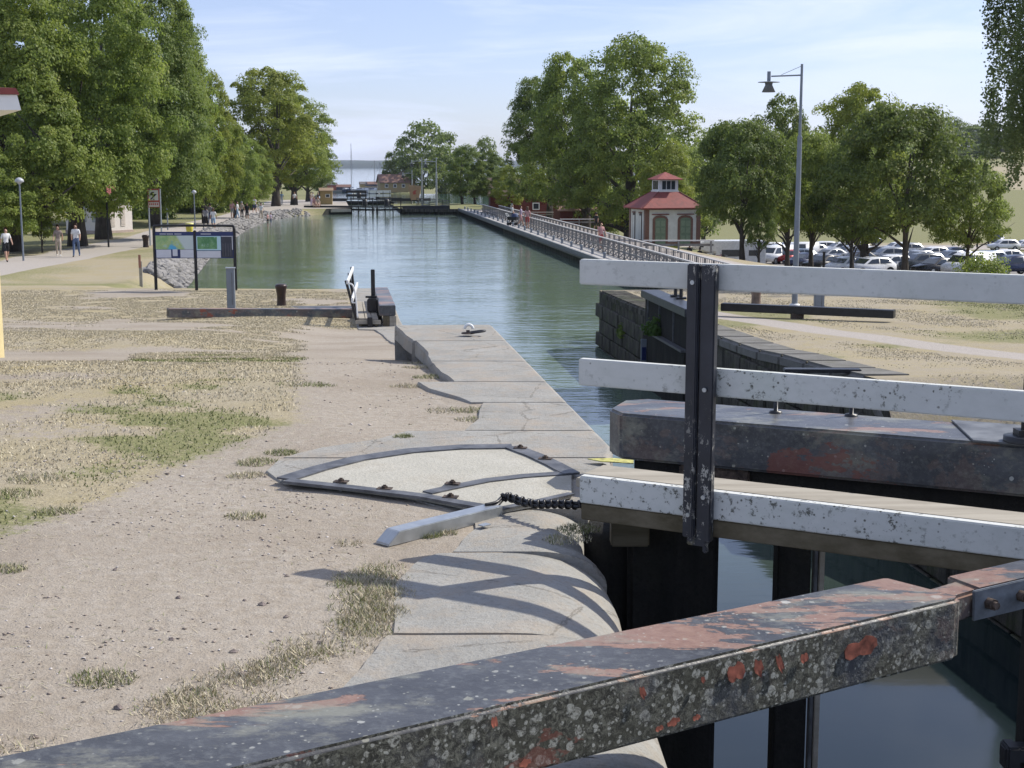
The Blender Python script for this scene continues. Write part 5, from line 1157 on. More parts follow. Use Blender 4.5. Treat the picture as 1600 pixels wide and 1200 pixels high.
def hut(cx, cy, z, rz, sx, sy, h, label, roofh=1.35, over=.45, doors=2, lantern=True, wall=M_RENDER, door=M_DOORG, sidewin=2):
    hx, hy = sx / 2, sy / 2
    t = empty('hut', (cx, cy, z), rz, label, 'hut')
    m = MB(); m.box((0, 0, h / 2), (sx, sy, h)); w = m.build('wall', wall, t)
    m = MB(); m.box((0, 0, .12), (sx + .14, sy + .14, .34)); m.build('plinth', M_BRICK, w)
    for a in (-1, 1):
        for b in (-1, 1): m = MB(); m.box((a * (hx - .14), b * (hy - .14), h / 2 + .02), (.38, .38, h - .02)); m.build('corner_pier', M_BRICK, w)
    m = MB(); m.box((0, 0, h - .06), (sx + .16, sy + .16, .20)); m.build('cornice', M_BRICK, w)
    r0x, r0y = hx + over, hy + over; l = .95 if lantern else .02
    m = MB(); z0, z1 = h + .02, h + roofh
    vs = [(-r0x, -r0y, z0), (r0x, -r0y, z0), (r0x, r0y, z0), (-r0x, r0y, z0), (-l, -l, z1), (l, -l, z1), (l, l, z1), (-l, l, z1)]
    vs += [(x, y, zz_ - .09) for x, y, zz_ in vs[:4]]
    m.add(vs, [(0, 1, 5, 4), (1, 2, 6, 5), (2, 3, 7, 6), (3, 0, 4, 7), (4, 5, 6, 7), (8, 9, 1, 0), (9, 10, 2, 1), (10, 11, 3, 2), (11, 8, 0, 3), (11, 10, 9, 8)]); rf_ = m.build('roof', M_ROOFR, t)
    m = MB()
    for a, b in ((0, 4), (1, 5), (2, 6), (3, 7)): m.beam(Vector(vs[a]) + Vector((0, 0, .02)), Vector(vs[b]) + Vector((0, 0, .02)), .09, .05)
    m.build('ridge', M_ROOFD, rf_)
    if lantern:
        lh = 1.15; m = MB(); m.box((0, 0, z1 + lh / 2 - .05), (1.75, 1.75, lh)); la = m.build('lantern', plain('white_lantern_paint', (.60, .64, .68), .6, var=.05), t)
        for rot_ in (0, 1, 2, 3):
            M_ = Matrix.Rotation(rot_ * math.pi / 2, 3, 'Z')
            for k in (-1, 0, 1): m = MB(); c = M_ @ Vector((k * .42, -.885, z1 + lh / 2)); m.box(c, (.34, .03, .72), rz=rot_ * math.pi / 2); m.build('pane', plain('dark_glass', (.03, .04, .05), .1, var=.1), la)
            m = MB(); m.box(M_ @ Vector((0, -.90, z1 + .05)), (1.9, .06, .12), rz=rot_ * math.pi / 2); m.build('sill', M_WHITE, la)
        m = MB(); zz1 = z1 + lh - .06; e = 1.2; m.add([(-e, -e, zz1), (e, -e, zz1), (e, e, zz1), (-e, e, zz1), (0, 0, zz1 + .62), (-e, -e, zz1 - .06), (e, -e, zz1 - .06), (e, e, zz1 - .06), (-e, e, zz1 - .06)], [(0, 1, 4), (1, 2, 4), (2, 3, 4), (3, 0, 4), (5, 6, 1, 0), (6, 7, 2, 1), (7, 8, 3, 2), (8, 5, 0, 3), (8, 7, 6, 5)]); m.build('lantern_roof', M_ROOFR, t)
    for k in range(doors):
        x = (k - (doors - 1) / 2) * sx * .46; dw, dh = sx * .19, 2.25; arch_ = [(-dw / 2, 0), (dw / 2, 0), (dw / 2, dh * .93)] + [(dw / 2 * math.cos(a), dh * .93 + .16 * math.sin(a)) for a in (.6, 1.2, 1.57, 1.94, 2.54)] + [(-dw / 2, dh * .93)]
        big = [(-dw / 2 - .22, 0), (dw / 2 + .22, 0), (dw / 2 + .22, dh * .95)] + [((dw / 2 + .2) * math.cos(a), dh * .95 + .34 * math.sin(a)) for a in (.5, 1.0, 1.57, 2.14, 2.64)] + [(-dw / 2 - .22, dh * .95)]
        m = MB(); m.extr(big, (x, -hy, .1), (1, 0, 0), (0, 0, 1), (0, -1, 0), .0, .07); fr = m.build('door_surround', M_BRICK, t)
        m = MB(); m.box((x, -hy - .05, .1 + dh * .95 + .42), (dw + .6, .12, .08)); m.build('hood', M_ROOFD, fr)
        m = MB(); m.extr(arch_, (x, -hy, .12), (1, 0, 0), (0, 0, 1), (0, -1, 0), .06, .085); d_ = m.build('door', door, t)
        for a in (-.25, .25):
            for b in (.22, .52, .78): m = MB(); m.box((x + a * dw, -hy - .095, .12 + dh * b), (dw * .36, .02, dh * .2)); m.build('door_panel', plain('pale_green_panel', (.20, .27, .19), .6), d_)
    for k in range(sidewin):
        y = (k - (sidewin - 1) / 2) * sy * .42
        m = MB(); m.box((-hx - .02, y, 1.55), (.05, .62, 2.3)); wf = m.build('window', plain('dark_window_frame', (.07, .065, .07), .6), t)
        m = MB(); m.box((-hx - .05, y, 1.5), (.03, .40, 2.05)); m.build('shutter', wall, wf); m = MB(); m.box((-hx - .06, y, 2.78), (.08, .7, .12)); m.build('lintel', M_BRICK, wf)
    return t
p = onz(1045, 388, -5.15); hut(p.x + .1, 124, -5.05, .26, 5.0, 4.0, 3.2, 'white rendered hut with brick corners, red hipped roof and a glazed lantern')
# small hut on the left behind the trees
X, z = gz(153, 106)
lh = empty('hut', (X, 106, z), -.55, 'small white hut with a red roof behind the thick linden trunk', 'hut'); lh.scale = (.85, .85, .9)
m = MB(); m.box((0, 0, 1.45), (4.6, 3.4, 3.0)); w = m.build('wall', plain('pinkish_white_wall', (.66, .62, .58), .9, var=.05), lh)
m = MB(); m.box((0, 0, .12), (4.72, 3.52, .3)); m.build('plinth', plain('pale_pink_plinth', (.42, .34, .30), .9), w)
m = MB(); e = .45; vs = [(-2.3 - e, -1.7 - e, 2.95), (2.3 + e, -1.7 - e, 2.95), (2.3 + e, 1.7 + e, 2.95), (-2.3 - e, 1.7 + e, 2.95), (-.6, 0, 4.2), (.6, 0, 4.2)]; m.add(vs, [(0, 1, 5, 4), (1, 2, 5), (2, 3, 4, 5), (3, 0, 4), (3, 2, 1, 0)]); m.build('roof', M_ROOFR, lh)
for x in (-1.3, 0, 1.3): m = MB(); m.box((x, -1.72, 1.7), (.55, .06, 1.5)); m.build('window', plain('pale_grey_window', (.30, .32, .33), .4), lh)
for y in (-.6, .6): m = MB(); m.box((2.32, y, 1.6), (.06, .5, 2.0)); f0 = m.build('window', plain('cream_shutter', (.60, .55, .50), .6), lh); m = MB(); m.box((2.355, y, 1.6), (.02, .34, 1.8)); m.build('shutter_panel', plain('cream_panel', (.50, .45, .40), .6), f0)
# ------------------------------------------------------------------ barns, kiosks and houses
M_BARN = mat_wood('falun_red_boards', (.10, .028, .022), (.16, .045, .035), .6); M_TILE = plain('pale_clay_tiles', (.36, .22, .17), .85, var=.2, scale=1.5)
def gable(name, label, cx, cy, z, rz, sx, sy, h, rh, wall, roof, cat, over=.4, wins=(), door=None, group=None):
    t = empty(name, (cx, cy, z), rz, label, cat, group)
    m = MB(); m.extr([(-sy / 2, -.4), (sy / 2, -.4), (sy / 2, h), (0, h + rh), (-sy / 2, h)], (0, 0, 0), (0, 1, 0), (0, 0, 1), (1, 0, 0), -sx / 2, sx / 2); m.build('wall', wall, t)
    m = MB(); s = rh / (sy / 2); 
    for k in (-1, 1):
        ye = k * (sy / 2 + over); ze = h - over * s + .05
        m.add([(-sx / 2 - over, 0, h + rh + .05), (sx / 2 + over, 0, h + rh + .05), (sx / 2 + over, ye, ze), (-sx / 2 - over, ye, ze), (-sx / 2 - over, 0, h + rh + .15), (sx / 2 + over, 0, h + rh + .15), (sx / 2 + over, ye, ze + .1), (-sx / 2 - over, ye, ze + .1)],
              [(0, 1, 2, 3), (7, 6, 5, 4), (0, 4, 5, 1), (3, 2, 6, 7), (1, 5, 6, 2), (0, 3, 7, 4)])
    m.build('roof', roof, t)
    for (x, y, w_, h_) in wins: m = MB(); m.box((x, -sy / 2 - .03, y), (w_, .06, h_)); f0 = m.build('window', M_WHITE, t); m = MB(); m.box((x, -sy / 2 - .065, y), (w_ * .75, .02, h_ * .75)); m.build('pane', plain('dark_glass', (.03, .04, .05), .1), f0)
    if door: m = MB(); m.box((door[0], -sy / 2 - .03, door[2] / 2), (door[1], .06, door[2])); m.build('door', M_BLACK, t)
    return t
def gtop(x, yb, Y): a = atY(x, yb, Y); return a.x, a.z
X, z = gtop(925, 348, 178); gable('barn', 'long low red barn with a pale clay tile roof behind the tall trees', X, 178, z - .5, .12, 9.0, 6.0, 2.2, 1.5, M_BARN, M_TILE, 'barn', door=(1.5, 1.2, 1.9))
X, z = gtop(835, 332, 205); gable('barn', 'larger dark red barn at the left behind the tall trees', X, 205, z - .8, .05, 13, 7, 3.4, 2.2, M_BARN, plain('dark_tile_roof', (.13, .09, .08), .9, var=.2), 'barn', wins=((-4, 1.8, 1, 1), (0, 1.8, 1, 1)))
M_OCH = plain('ochre_boards', (.36, .27, .13), .8, var=.1)
X, z = gtop(510, 313, 190); gable('kiosk', 'small ochre kiosk under the last trees of the left bank', X, 190, -3.7, .1, 1.6, 1.6, 2.0, .3, M_OCH, plain('kiosk_roof', (.30, .22, .15), .8), 'kiosk', .15, ((.2, 1.4, .6, .45),))
X, z = gtop(613, 294, 432); gable('house', 'ochre house with a red tiled gable roof at the far basin', X, 436, -6.2, .25, 9, 6, 2.6, 2.2, M_OCH, plain('brown_red_tiles', (.24, .14, .11), .85, var=.2), 'house', wins=((-2.6, 1.5, 1, 1.1), (0, 1.5, 1, 1.1), (2.6, 1.5, 1, 1.1)))
X, z = gtop(628, 294, 440); gable('house', 'taller ochre house end overlapping the far house on its right', X + .5, 441, -6.2, 1.75, 7, 6, 3.4, 2.6, M_OCH, plain('brown_tiles', (.17, .12, .09), .85, var=.2), 'house', wins=((0, 1.5, 1, 1.1),))
# tapered tan sign board by the far lock
X = atY(648, 300, 199).x; sb = empty('tapered_sign', (X, 199, ground_z(X, 199)), -.1, 'tan tapered board sign with red emblem on posts at the far lock', 'sign')
m = MB(); m.extr([(-.55, 0.6), (.55, 0.6), (.95, 2.5), (-.95, 2.7)], (0, 0, 0), (1, 0, 0), (0, 0, 1), (0, 1, 0), -.04, .04); m.build('board', plain('tan_board', (.40, .27, .17), .7), sb)
for x in (-.5, .5): m = MB(); m.box((x, .08, .6), (.1, .08, 1.3)); m.build('post', M_TIMBER, sb)
m = MB(); m.extr([(-.15, 1.3), (.25, 1.45), (.1, 1.7), (.35, 1.95), (-.1, 1.9), (-.3, 1.6)], (0, 0, 0), (1, 0, 0), (0, 0, 1), (0, 1, 0), -.06, -.045); m.build('emblem', M_SIGNR, sb)
# corner of the building at the left edge: eave and a pale yellow post
c = atY(33, 172, 13.2); kb = empty('pavilion', (c.x - 1.6, 14.6, 0), 0, 'white eave corner with red roof edge and pale yellow post at the left edge', 'pavilion')
o_ = Vector((c.x - 1.6, 14.6, 0))
def K(p): return Vector(p) - o_
zb, zt = c.z, atY(30, 148, 13.2).z
m = MB(); m.add([K((c.x, 13.2, zb)), K((c.x - 4, 12.9, zb - .0)), K((c.x - 5.6, 16.6, zb)), K((c.x - 1.6, 16.6, zb)), K((c.x - .03, 13.2, zt)), K((c.x - 4, 12.9, zt + .02)), K((c.x - 5.6, 16.6, zt)), K((c.x - 1.63, 16.6, zt))],
     [(0, 1, 5, 4), (3, 0, 4, 7), (2, 3, 7, 6), (1, 2, 6, 5), (4, 5, 6, 7), (0, 3, 2, 1)]); m.build('fascia', plain('bright_white_board', (.82, .82, .80), .5, var=.02), kb)
m = MB(); m.add([K((c.x - .0, 13.18, zt + .003)), K((c.x - 4, 12.88, zt + .003)), K((c.x - 5.6, 16.65, zt + .003)), K((c.x - 1.6, 16.65, zt + .003)), K((c.x - .03, 13.18, zt + .06)), K((c.x - 4, 12.88, zt + .10)), K((c.x - 5.6, 15.4, zt + .25)), K((c.x - 2.4, 15.4, zt + .22))],
     [(0, 1, 5, 4), (4, 5, 6, 7), (3, 0, 4, 7), (2, 3, 7, 6), (0, 3, 2, 1), (1, 2, 6, 5)]); m.build('roof', M_ROOFR, kb)
pc_ = onz(1.5, 521, 0); pc_ = atY(0.5, 530, 13.4)
m = MB(); m.box(K((pc_.x - .05, 13.4, (zb + .05) / 2 + .1)), (.10, .10, zb - .1)); 
pb = atY(1.5, 521, 17.5); m = MB(); m.box(K((pb.x - .09, 17.5, .35)), (.18, .18, 2.9)); m.build('post', plain('pale_yellow_paint', (.62, .52, .28), .6, var=.05), kb, .01)
# ------------------------------------------------------------------ far lock gates
def far_gate(Y, xl, xr, zw, white, label, zt):
    t = empty('lock_gate', ((xl + xr) / 2, Y, zt), 0, label, 'lock gate'); ox = (xl + xr) / 2; w = (xr - xl) / 2
    for s in (-1, 1):
        m = MB(); m.beam((s * w, 0, .10), (s * .12, -1.5, .10), .55, .14); m.build('walkway', M_BLACK, t)
        m = MB(); m.beam((s * w, .1, -.25), (s * .1, -1.3, -.25), .25, .2); m.build('top_beam', M_BLACK, t)
        m = MB(); m.beam((s * w, .1, -1.6), (s * .1, -1.3, -1.6), .15, 1.6 if white else .12); m.build('gate_leaf', M_BLACKW, t)
        for k in (.05, .35, .65, .95):
            x = s * (w * k + .1 * (1 - k)); y = -1.5 * (1 - k) - .3; m = MB(); m.box((x, y, .55 if not white else .6), (.09, .07, 1.25)); m.build('post', M_BLACK, t)
            if not white: m = MB(); m.box((x, y + .1, -.9), (.20 if k in (.05, .95) else .12, .16, 1.8)); m.build('leaf_post', M_BLACKW, t)
        for zz_ in ((1.1, .65) if not white else (1.15, .62)):
            m = MB(); m.beam((s * w, -.3, zz_), (s * .12, -1.8, zz_), .05, .07 if not white else .36); m.build('rail', M_WHITE if (white and s > 0) else M_BLACK, t)
        m = MB(); m.beam((s * w, 0, .0), (s * (w + 5.5), .9, .0), .4, .4); m.build('balance_arm', M_BLACK, t)
        m = MB(); m.lathe([(.3, .0), (.3, .7), (.1, .8)], (s * (w * .42), -.5, .2), 10); m.build('gear_housing', M_BLACK, t)
yl = 166.2; far_gate(yl, float(XL(yl)), float(XR(yl)), -3.9, False, 'black lock gate pair across the far end of the pool', -3.15)
yl = 200; far_gate(yl, float(XL(yl)), float(XR(yl)), -3.9, True, 'farther lock gate pair with white rail boards beyond the black one', -3.1)
m = MB(); m.box((-20.9, 203.4, -6.0), (8, .5, 5)); tag(m.build('lock_sill', M_BLACKW), kind='structure')
# stone edging in front of the far lawns
for s, x0, x1, lb in ((-1, float(XL(163.5)), float(XL(165.0)), 'pale stone kerb along the left far lawn'), (1, float(XR(165.0)), -5.96, 'dark stone kerb along the right far lawn')):
    a = Vector((x0, 163.6 if s < 0 else 164.9, -3.45)); b = Vector((x1, 164.9 if s < 0 else 164.35, -3.45)); m = MB(); m.beam(a, b, .5, .35); tag(m.build('stone_kerb', M_COPING if s < 0 else M_WALL, None, .03), lb, 'kerb')
# chain fence beside lamp
X = atY(672, 300, 178).x; cf = empty('mesh_fence', (X, 180, ground_z(X, 180)), 0, 'short dark mesh fence beside the far lamp posts', 'fence')
for k in range(6): m = MB(); m.box((-2.2 + k * .95, 6 - k * 2.4, .55), (.07, .07, 1.1)); m.build('post', M_BLACK, cf)
for k in range(5):
    for j in range(5): m = MB(); m.beam((-2.2 + k * .95, 6 - k * 2.4, .15 + j * .21), (-1.25 + k * .95, 3.6 - k * 2.4, .15 + j * .21), .02, .10); m.build('slat', M_FRAME, cf)
# ------------------------------------------------------------------ boats
M_HULL = plain('white_hull', (.70, .71, .72), .35, var=.04); M_HULLB = plain('dark_blue_hull', (.04, .06, .12), .35)
def boat(x, Y, z, L_, mast, label, rz=0, hull=M_HULL, group=None, boom=True):
    X = atY(x, 300, Y).x; t = empty('sailboat' if mast else 'motor_boat', (X, Y, z), rz, label, 'boat', group)
    m = MB(); n = 9; vs = []
    for i in range(n):
        u = i / (n - 1); w = L_ * .16 * math.sin(math.pi * min(1, .12 + u * .88)) ** .7; zz_ = .85 + .35 * (1 - u) ** 2
        y = -L_ / 2 + L_ * u
        for a, h_ in ((-1, zz_), (-.75, .2), (0, -.35), (.75, .2), (1, zz_)): vs.append((a * w * (1 if abs(a) == 1 else .9), y, h_))
    fs = [(i * 5 + j, i * 5 + j + 1, (i + 1) * 5 + j + 1, (i + 1) * 5 + j) for i in range(n - 1) for j in range(4)] + [(i * 5 + 4, i * 5, (i + 1) * 5, (i + 1) * 5 + 4) for i in range(n - 1)] + [(0, 1, 2, 3, 4)[::-1], tuple((n - 1) * 5 + k for k in range(5))]
    m.add(vs, fs); m.build('hull', hull, t)
    m = MB(); m.box((0, .2, 1.15), (L_ * .17, L_ * .42, .55), taper=.8); cb_ = m.build('cabin', M_HULL, t); m = MB(); m.box((0, .2, 1.2), (L_ * .165, L_ * .3, .18)); m.build('cabin_window', plain('dark_glass', (.03, .04, .05), .1), cb_)
    if mast:
        m = MB(); m.tube((0, -.6, 1), (0, -.6, mast), .10, .07, 6); m.box((0, -.6, mast * .6), (1.6, .05, .05)); m.build('mast', plain('mast_grey', (.30, .31, .34), .4), t)
        if boom: m = MB(); m.tube((0, -.6, 2.2), (0, L_ * .38, 2.2), .14, n=6); m.build('boom', plain('sail_cover_blue', (.05, .08, .16), .8), t)
        m = MB(); m.tube((0, -L_ / 2, 1.2), (0, -.6, mast), .02, n=4); m.tube((0, L_ / 2, 1.0), (0, -.6, mast), .02, n=4); m.build('rigging', M_FRAME, t)
    return t
boat(550, 405, -7.0, 9, 14.6, 'white sailboat with a tall mast, moored end on beyond the far lock')
MG = 'boats at the jetties by the lake'
for i, (x, Y, L_, ms, lb, hl) in enumerate(((541, 446, 8, 0, 'dark motor boat moored left of the sailboat', M_HULLB), (583, 449, 7, 10, 'small sailboat right of the tall mast', M_HULL), (592, 447, 7, 9.5, 'sailboat nearest the far house', M_HULL), (572, 448, 7, 0, 'white motor boat between the masts', M_HULL), (562, 449, 6, 0, 'small white motor boat just right of the tall mast', M_HULL))):
    boat(x, Y, -7.0, L_, ms, lb, .4 + i, hl, MG)
for i, (x, Y, lb) in enumerate(((524, 900, 'small boat out on the lake at the left'), (594, 840, 'dark boat out on the lake near the far trees'))): boat(x, Y, -13, 8, 0, lb, 1.4, M_HULLB)
X0, X1 = atY(516, 300, 453).x, atY(602, 300, 453).x
m = MB(); m.box(((X0 + X1) / 2, 455, -7.1), (X1 - X0 + 6, 7, 1.3)); tag(m.build('jetty', plain('pale_jetty', (.26, .25, .22), .9, var=.2)), 'long low jetty between the far basin and the lake', 'jetty')
for i, (x, w, h, c_, lb) in enumerate(((519, 3, 1.6, (.36, .12, .08), 'red shed at the left end of the jetty'), (537, 4.5, 1.0, (.08, .09, .12), 'dark low shed on the jetty'), (571, 3.6, 1.9, (.42, .33, .16), 'ochre hut in the middle of the jetty'), (581, 3.0, 1.9, (.36, .30, .22), 'tan hut right of the ochre one on the jetty'))):
    X = atY(x, 300, 455).x; gable('shed', lb, X, 455, -6.45, .1 * i, w, 2.5, h, .7, plain('shed_paint_%d' % i, c_, .8), plain('shed_roof_%d' % (i % 2), (.2, .12, .1) if i % 2 else (.15, .14, .14), .8), 'shed', .15, ((0, .8, .5, .5),))
# ------------------------------------------------------------------ vehicles
def car_meshes(kind):
    if kind == 'van': prof = [(-2.35, .35), (-2.40, .95), (-1.75, 1.15), (-1.05, 1.80), (-.6, 1.95), (2.25, 1.98), (2.38, 1.7), (2.40, .35)]; W_ = 1.95; gl_ = [(-1.60, 1.18), (-1.05, 1.72), (-.35, 1.78), (-.35, 1.18)]; gl2 = [(-.25, 1.18), (-.25, 1.78), (.65, 1.78), (.65, 1.18)]
    elif kind == 'suv': prof = [(-2.25, .38), (-2.30, .85), (-1.35, 1.08), (-.62, 1.58), (.0, 1.68), (1.5, 1.66), (2.05, 1.15), (2.22, 1.05), (2.25, .38)]; W_ = 1.88; gl_ = [(-1.05, 1.10), (-.52, 1.50), (.25, 1.56), (.25, 1.10)]; gl2 = [(.33, 1.10), (.33, 1.56), (1.4, 1.53), (1.80, 1.12)]
    elif kind == 'sedan': prof = [(-2.3, .32), (-2.34, .70), (-1.25, .92), (-.45, 1.36), (.2, 1.45), (1.0, 1.38), (1.65, 1.02), (2.25, .94), (2.3, .32)]; W_ = 1.8; gl_ = [(-.95, .96), (-.36, 1.30), (.25, 1.36), (.25, .96)]; gl2 = [(.33, .96), (.33, 1.36), (.95, 1.29), (1.42, .98)]
    else: prof = [(-2.0, .32), (-2.05, .75), (-1.2, .98), (-.5, 1.42), (.1, 1.52), (1.25, 1.48), (1.80, 1.05), (1.98, .95), (2.0, .32)]; W_ = 1.76; gl_ = [(-.95, 1.0), (-.42, 1.36), (.25, 1.43), (.25, 1.0)]; gl2 = [(.33, 1.0), (.33, 1.43), (1.15, 1.38), (1.5, 1.02)]
    h = W_ / 2; n = len(prof); belt = gl_[0][1]
    def inset(z): return h - (.0 if z <= belt else (z - belt) * .26)
    m = MB(); vs = [(x, -inset(z), z) for x, z in prof] + [(x, inset(z), z) for x, z in prof]
    m.add(vs, [tuple(range(n)), tuple(range(n, 2 * n))[::-1]] + [(i, n + i, n + (i + 1) % n, (i + 1) % n) for i in range(n)]); body = m.mesh('body', .055, 2)
    for p_ in body.polygons: p_.use_smooth = True
    gm_ = []
    for poly in (gl_, gl2):
        for s in (-1, 1): g = MB(); k0 = [(x, s * (inset(z) + .012), z) for x, z in poly]; g.add(k0, [tuple(range(len(k0)))]); gm_.append(g.mesh('side_window'))
    # windscreen and rear window along the slanted profile
    w = []; segs = []
    for i in range(n - 1):
        (x0, z0), (x1, z1) = prof[i], prof[i + 1]
        if z0 >= belt - .1 and z1 > z0 + .2 and x0 < 0: segs.append((x0, z0, x1, z1))
        if x0 > .5 and z1 < z0 - .25 and z0 > belt + .15: segs.append((x0, z0, x1, max(z1, belt)))
    for x0, z0, x1, z1 in segs:
        nx, nz_ = -(z1 - z0), (x1 - x0); l_ = math.hypot(nx, nz_); nx, nz_ = nx / l_ * .015, nz_ / l_ * .015
        a0, a1 = (.08, .9); q0 = (x0 + (x1 - x0) * a0 + nx, z0 + (z1 - z0) * a0 + nz_); q1 = (x0 + (x1 - x0) * a1 + nx, z0 + (z1 - z0) * a1 + nz_)
        w.append(MB().add([(q0[0], -inset(q0[1]) * .9, q0[1]), (q0[0], inset(q0[1]) * .9, q0[1]), (q1[0], inset(q1[1]) * .9, q1[1]), (q1[0], -inset(q1[1]) * .9, q1[1])], [(0, 1, 2, 3)]))
    wm = [q_.mesh('windscreen') for q_ in w]; r_ = .33 if kind != 'van' else .35
    t = MB(); t.tube((0, -.11, 0), (0, .11, 0), r_, n=16); tyre = t.mesh('tyre'); t = MB(); t.tube((0, -.115, 0), (0, .115, 0), r_ * .62, n=12); rim = t.mesh('rim')
    L_ = MB(); L_.box((0, 0, 0), (.10, .34, .13)); lamp = L_.mesh('headlight', .02, 1)
    a_ = MB(); a_.add([(math.cos(k / 8 * math.pi) * (r_ + .07), 0, math.sin(k / 8 * math.pi) * (r_ + .07)) for k in range(9)], [tuple(range(9))]); archm = a_.mesh('wheel_arch')
    b_ = MB(); b_.box((0, 0, 0), (.04, .5, .11)); plate = b_.mesh('number_plate')
    return dict(body=body, glass=gm_, screen=wm, tyre=tyre, rim=rim, lamp=lamp, arch=archm, plate=plate, r=r_, h=h, x=(prof[0][0], prof[-1][0]), z=prof[1][1])
CM = {k: car_meshes(k) for k in ('van', 'suv', 'sedan', 'hatch')}
M_GLASS = plain('car_glass', (.03, .04, .048), .08, var=.1, spec=.8); M_TYRE = plain('tyre_rubber', (.02, .02, .02), .8); M_LAMP = plain('lamp_glass', (.5, .52, .55), .15); M_TAIL = plain('tail_lamp_red', (.30, .02, .02), .25)
PAINT = {c: plain('car_paint_' + c, v, .28, .0 if c == 'white' else .35, var=.05, spec=.6) for c, v in dict(white=(.72, .73, .74), black=(.02, .021, .024), navy=(.025, .035, .075), silver=(.36, .38, .40), grey=(.12, .13, .14), red=(.30, .03, .03), bluegrey=(.16, .20, .26)).items()}
for k, d_ in CM.items():
    d_['body'].materials.append(PAINT['white']); [g.materials.append(M_GLASS) for g in d_['glass']]; [g.materials.append(M_GLASS) for g in d_['screen']]; d_['tyre'].materials.append(M_TYRE); d_['rim'].materials.append(M_GALV); d_['lamp'].materials.append(M_LAMP); d_['arch'].materials.append(M_TYRE); d_['plate'].materials.append(M_PAPER)
def car(kind, color, loc, rz, label, group='cars parked in the car park', tilt=True):
    d_ = CM[kind]; t = empty('parked_van' if kind == 'van' else 'parked_car', loc, rz, label, 'van' if kind == 'van' else 'car', group)
    b = link('body', d_['body'], None, t); b.material_slots[0].link = 'OBJECT'; b.material_slots[0].material = PAINT[color]
    for g in d_['glass']: link('side_window', g, None, t)
    for g in d_['screen']: link('windscreen', g, None, t)
    for x in (-1.38, 1.35):
        for s in (-1, 1):
            w = link('wheel', d_['tyre'], None, t, (x, s * (d_['h'] - .10), d_['r'])); link('rim', d_['rim'], None, w); link('wheel_arch', d_['arch'], None, t, (x, s * (d_['h'] + .006), d_['r']))
    for s in (-1, 1):
        link('headlight', d_['lamp'], None, t, (d_['x'][0] + .05, s * (d_['h'] - .27), d_['z'] - .13)); o = link('tail_lamp', d_['lamp'], None, t, (d_['x'][1] - .06, s * (d_['h'] - .25), d_['z'] - .02)); o.material_slots[0].link = 'OBJECT'; o.material_slots[0].material = M_TAIL
    link('number_plate', d_['plate'], None, t, (d_['x'][0] + .02, 0, .5))
    return t
def carpx(kind, color, x, yb, rz, label, Y=None):
    # stand it where the sight line through its lowest point meets the sloping car park
    if Y is None:
        best = None
        for k in range(700):
            Yt = 104 + k * .25; pz = atY(x, yb, Yt)
            if pz.z <= ground_z(pz.x, Yt) + .1: best = Yt; break
        Y = best or 150
    X = atY(x, 300, Y).x; return car(kind, color, (X, Y, ground_z(X, Y) + .10), rz, label)
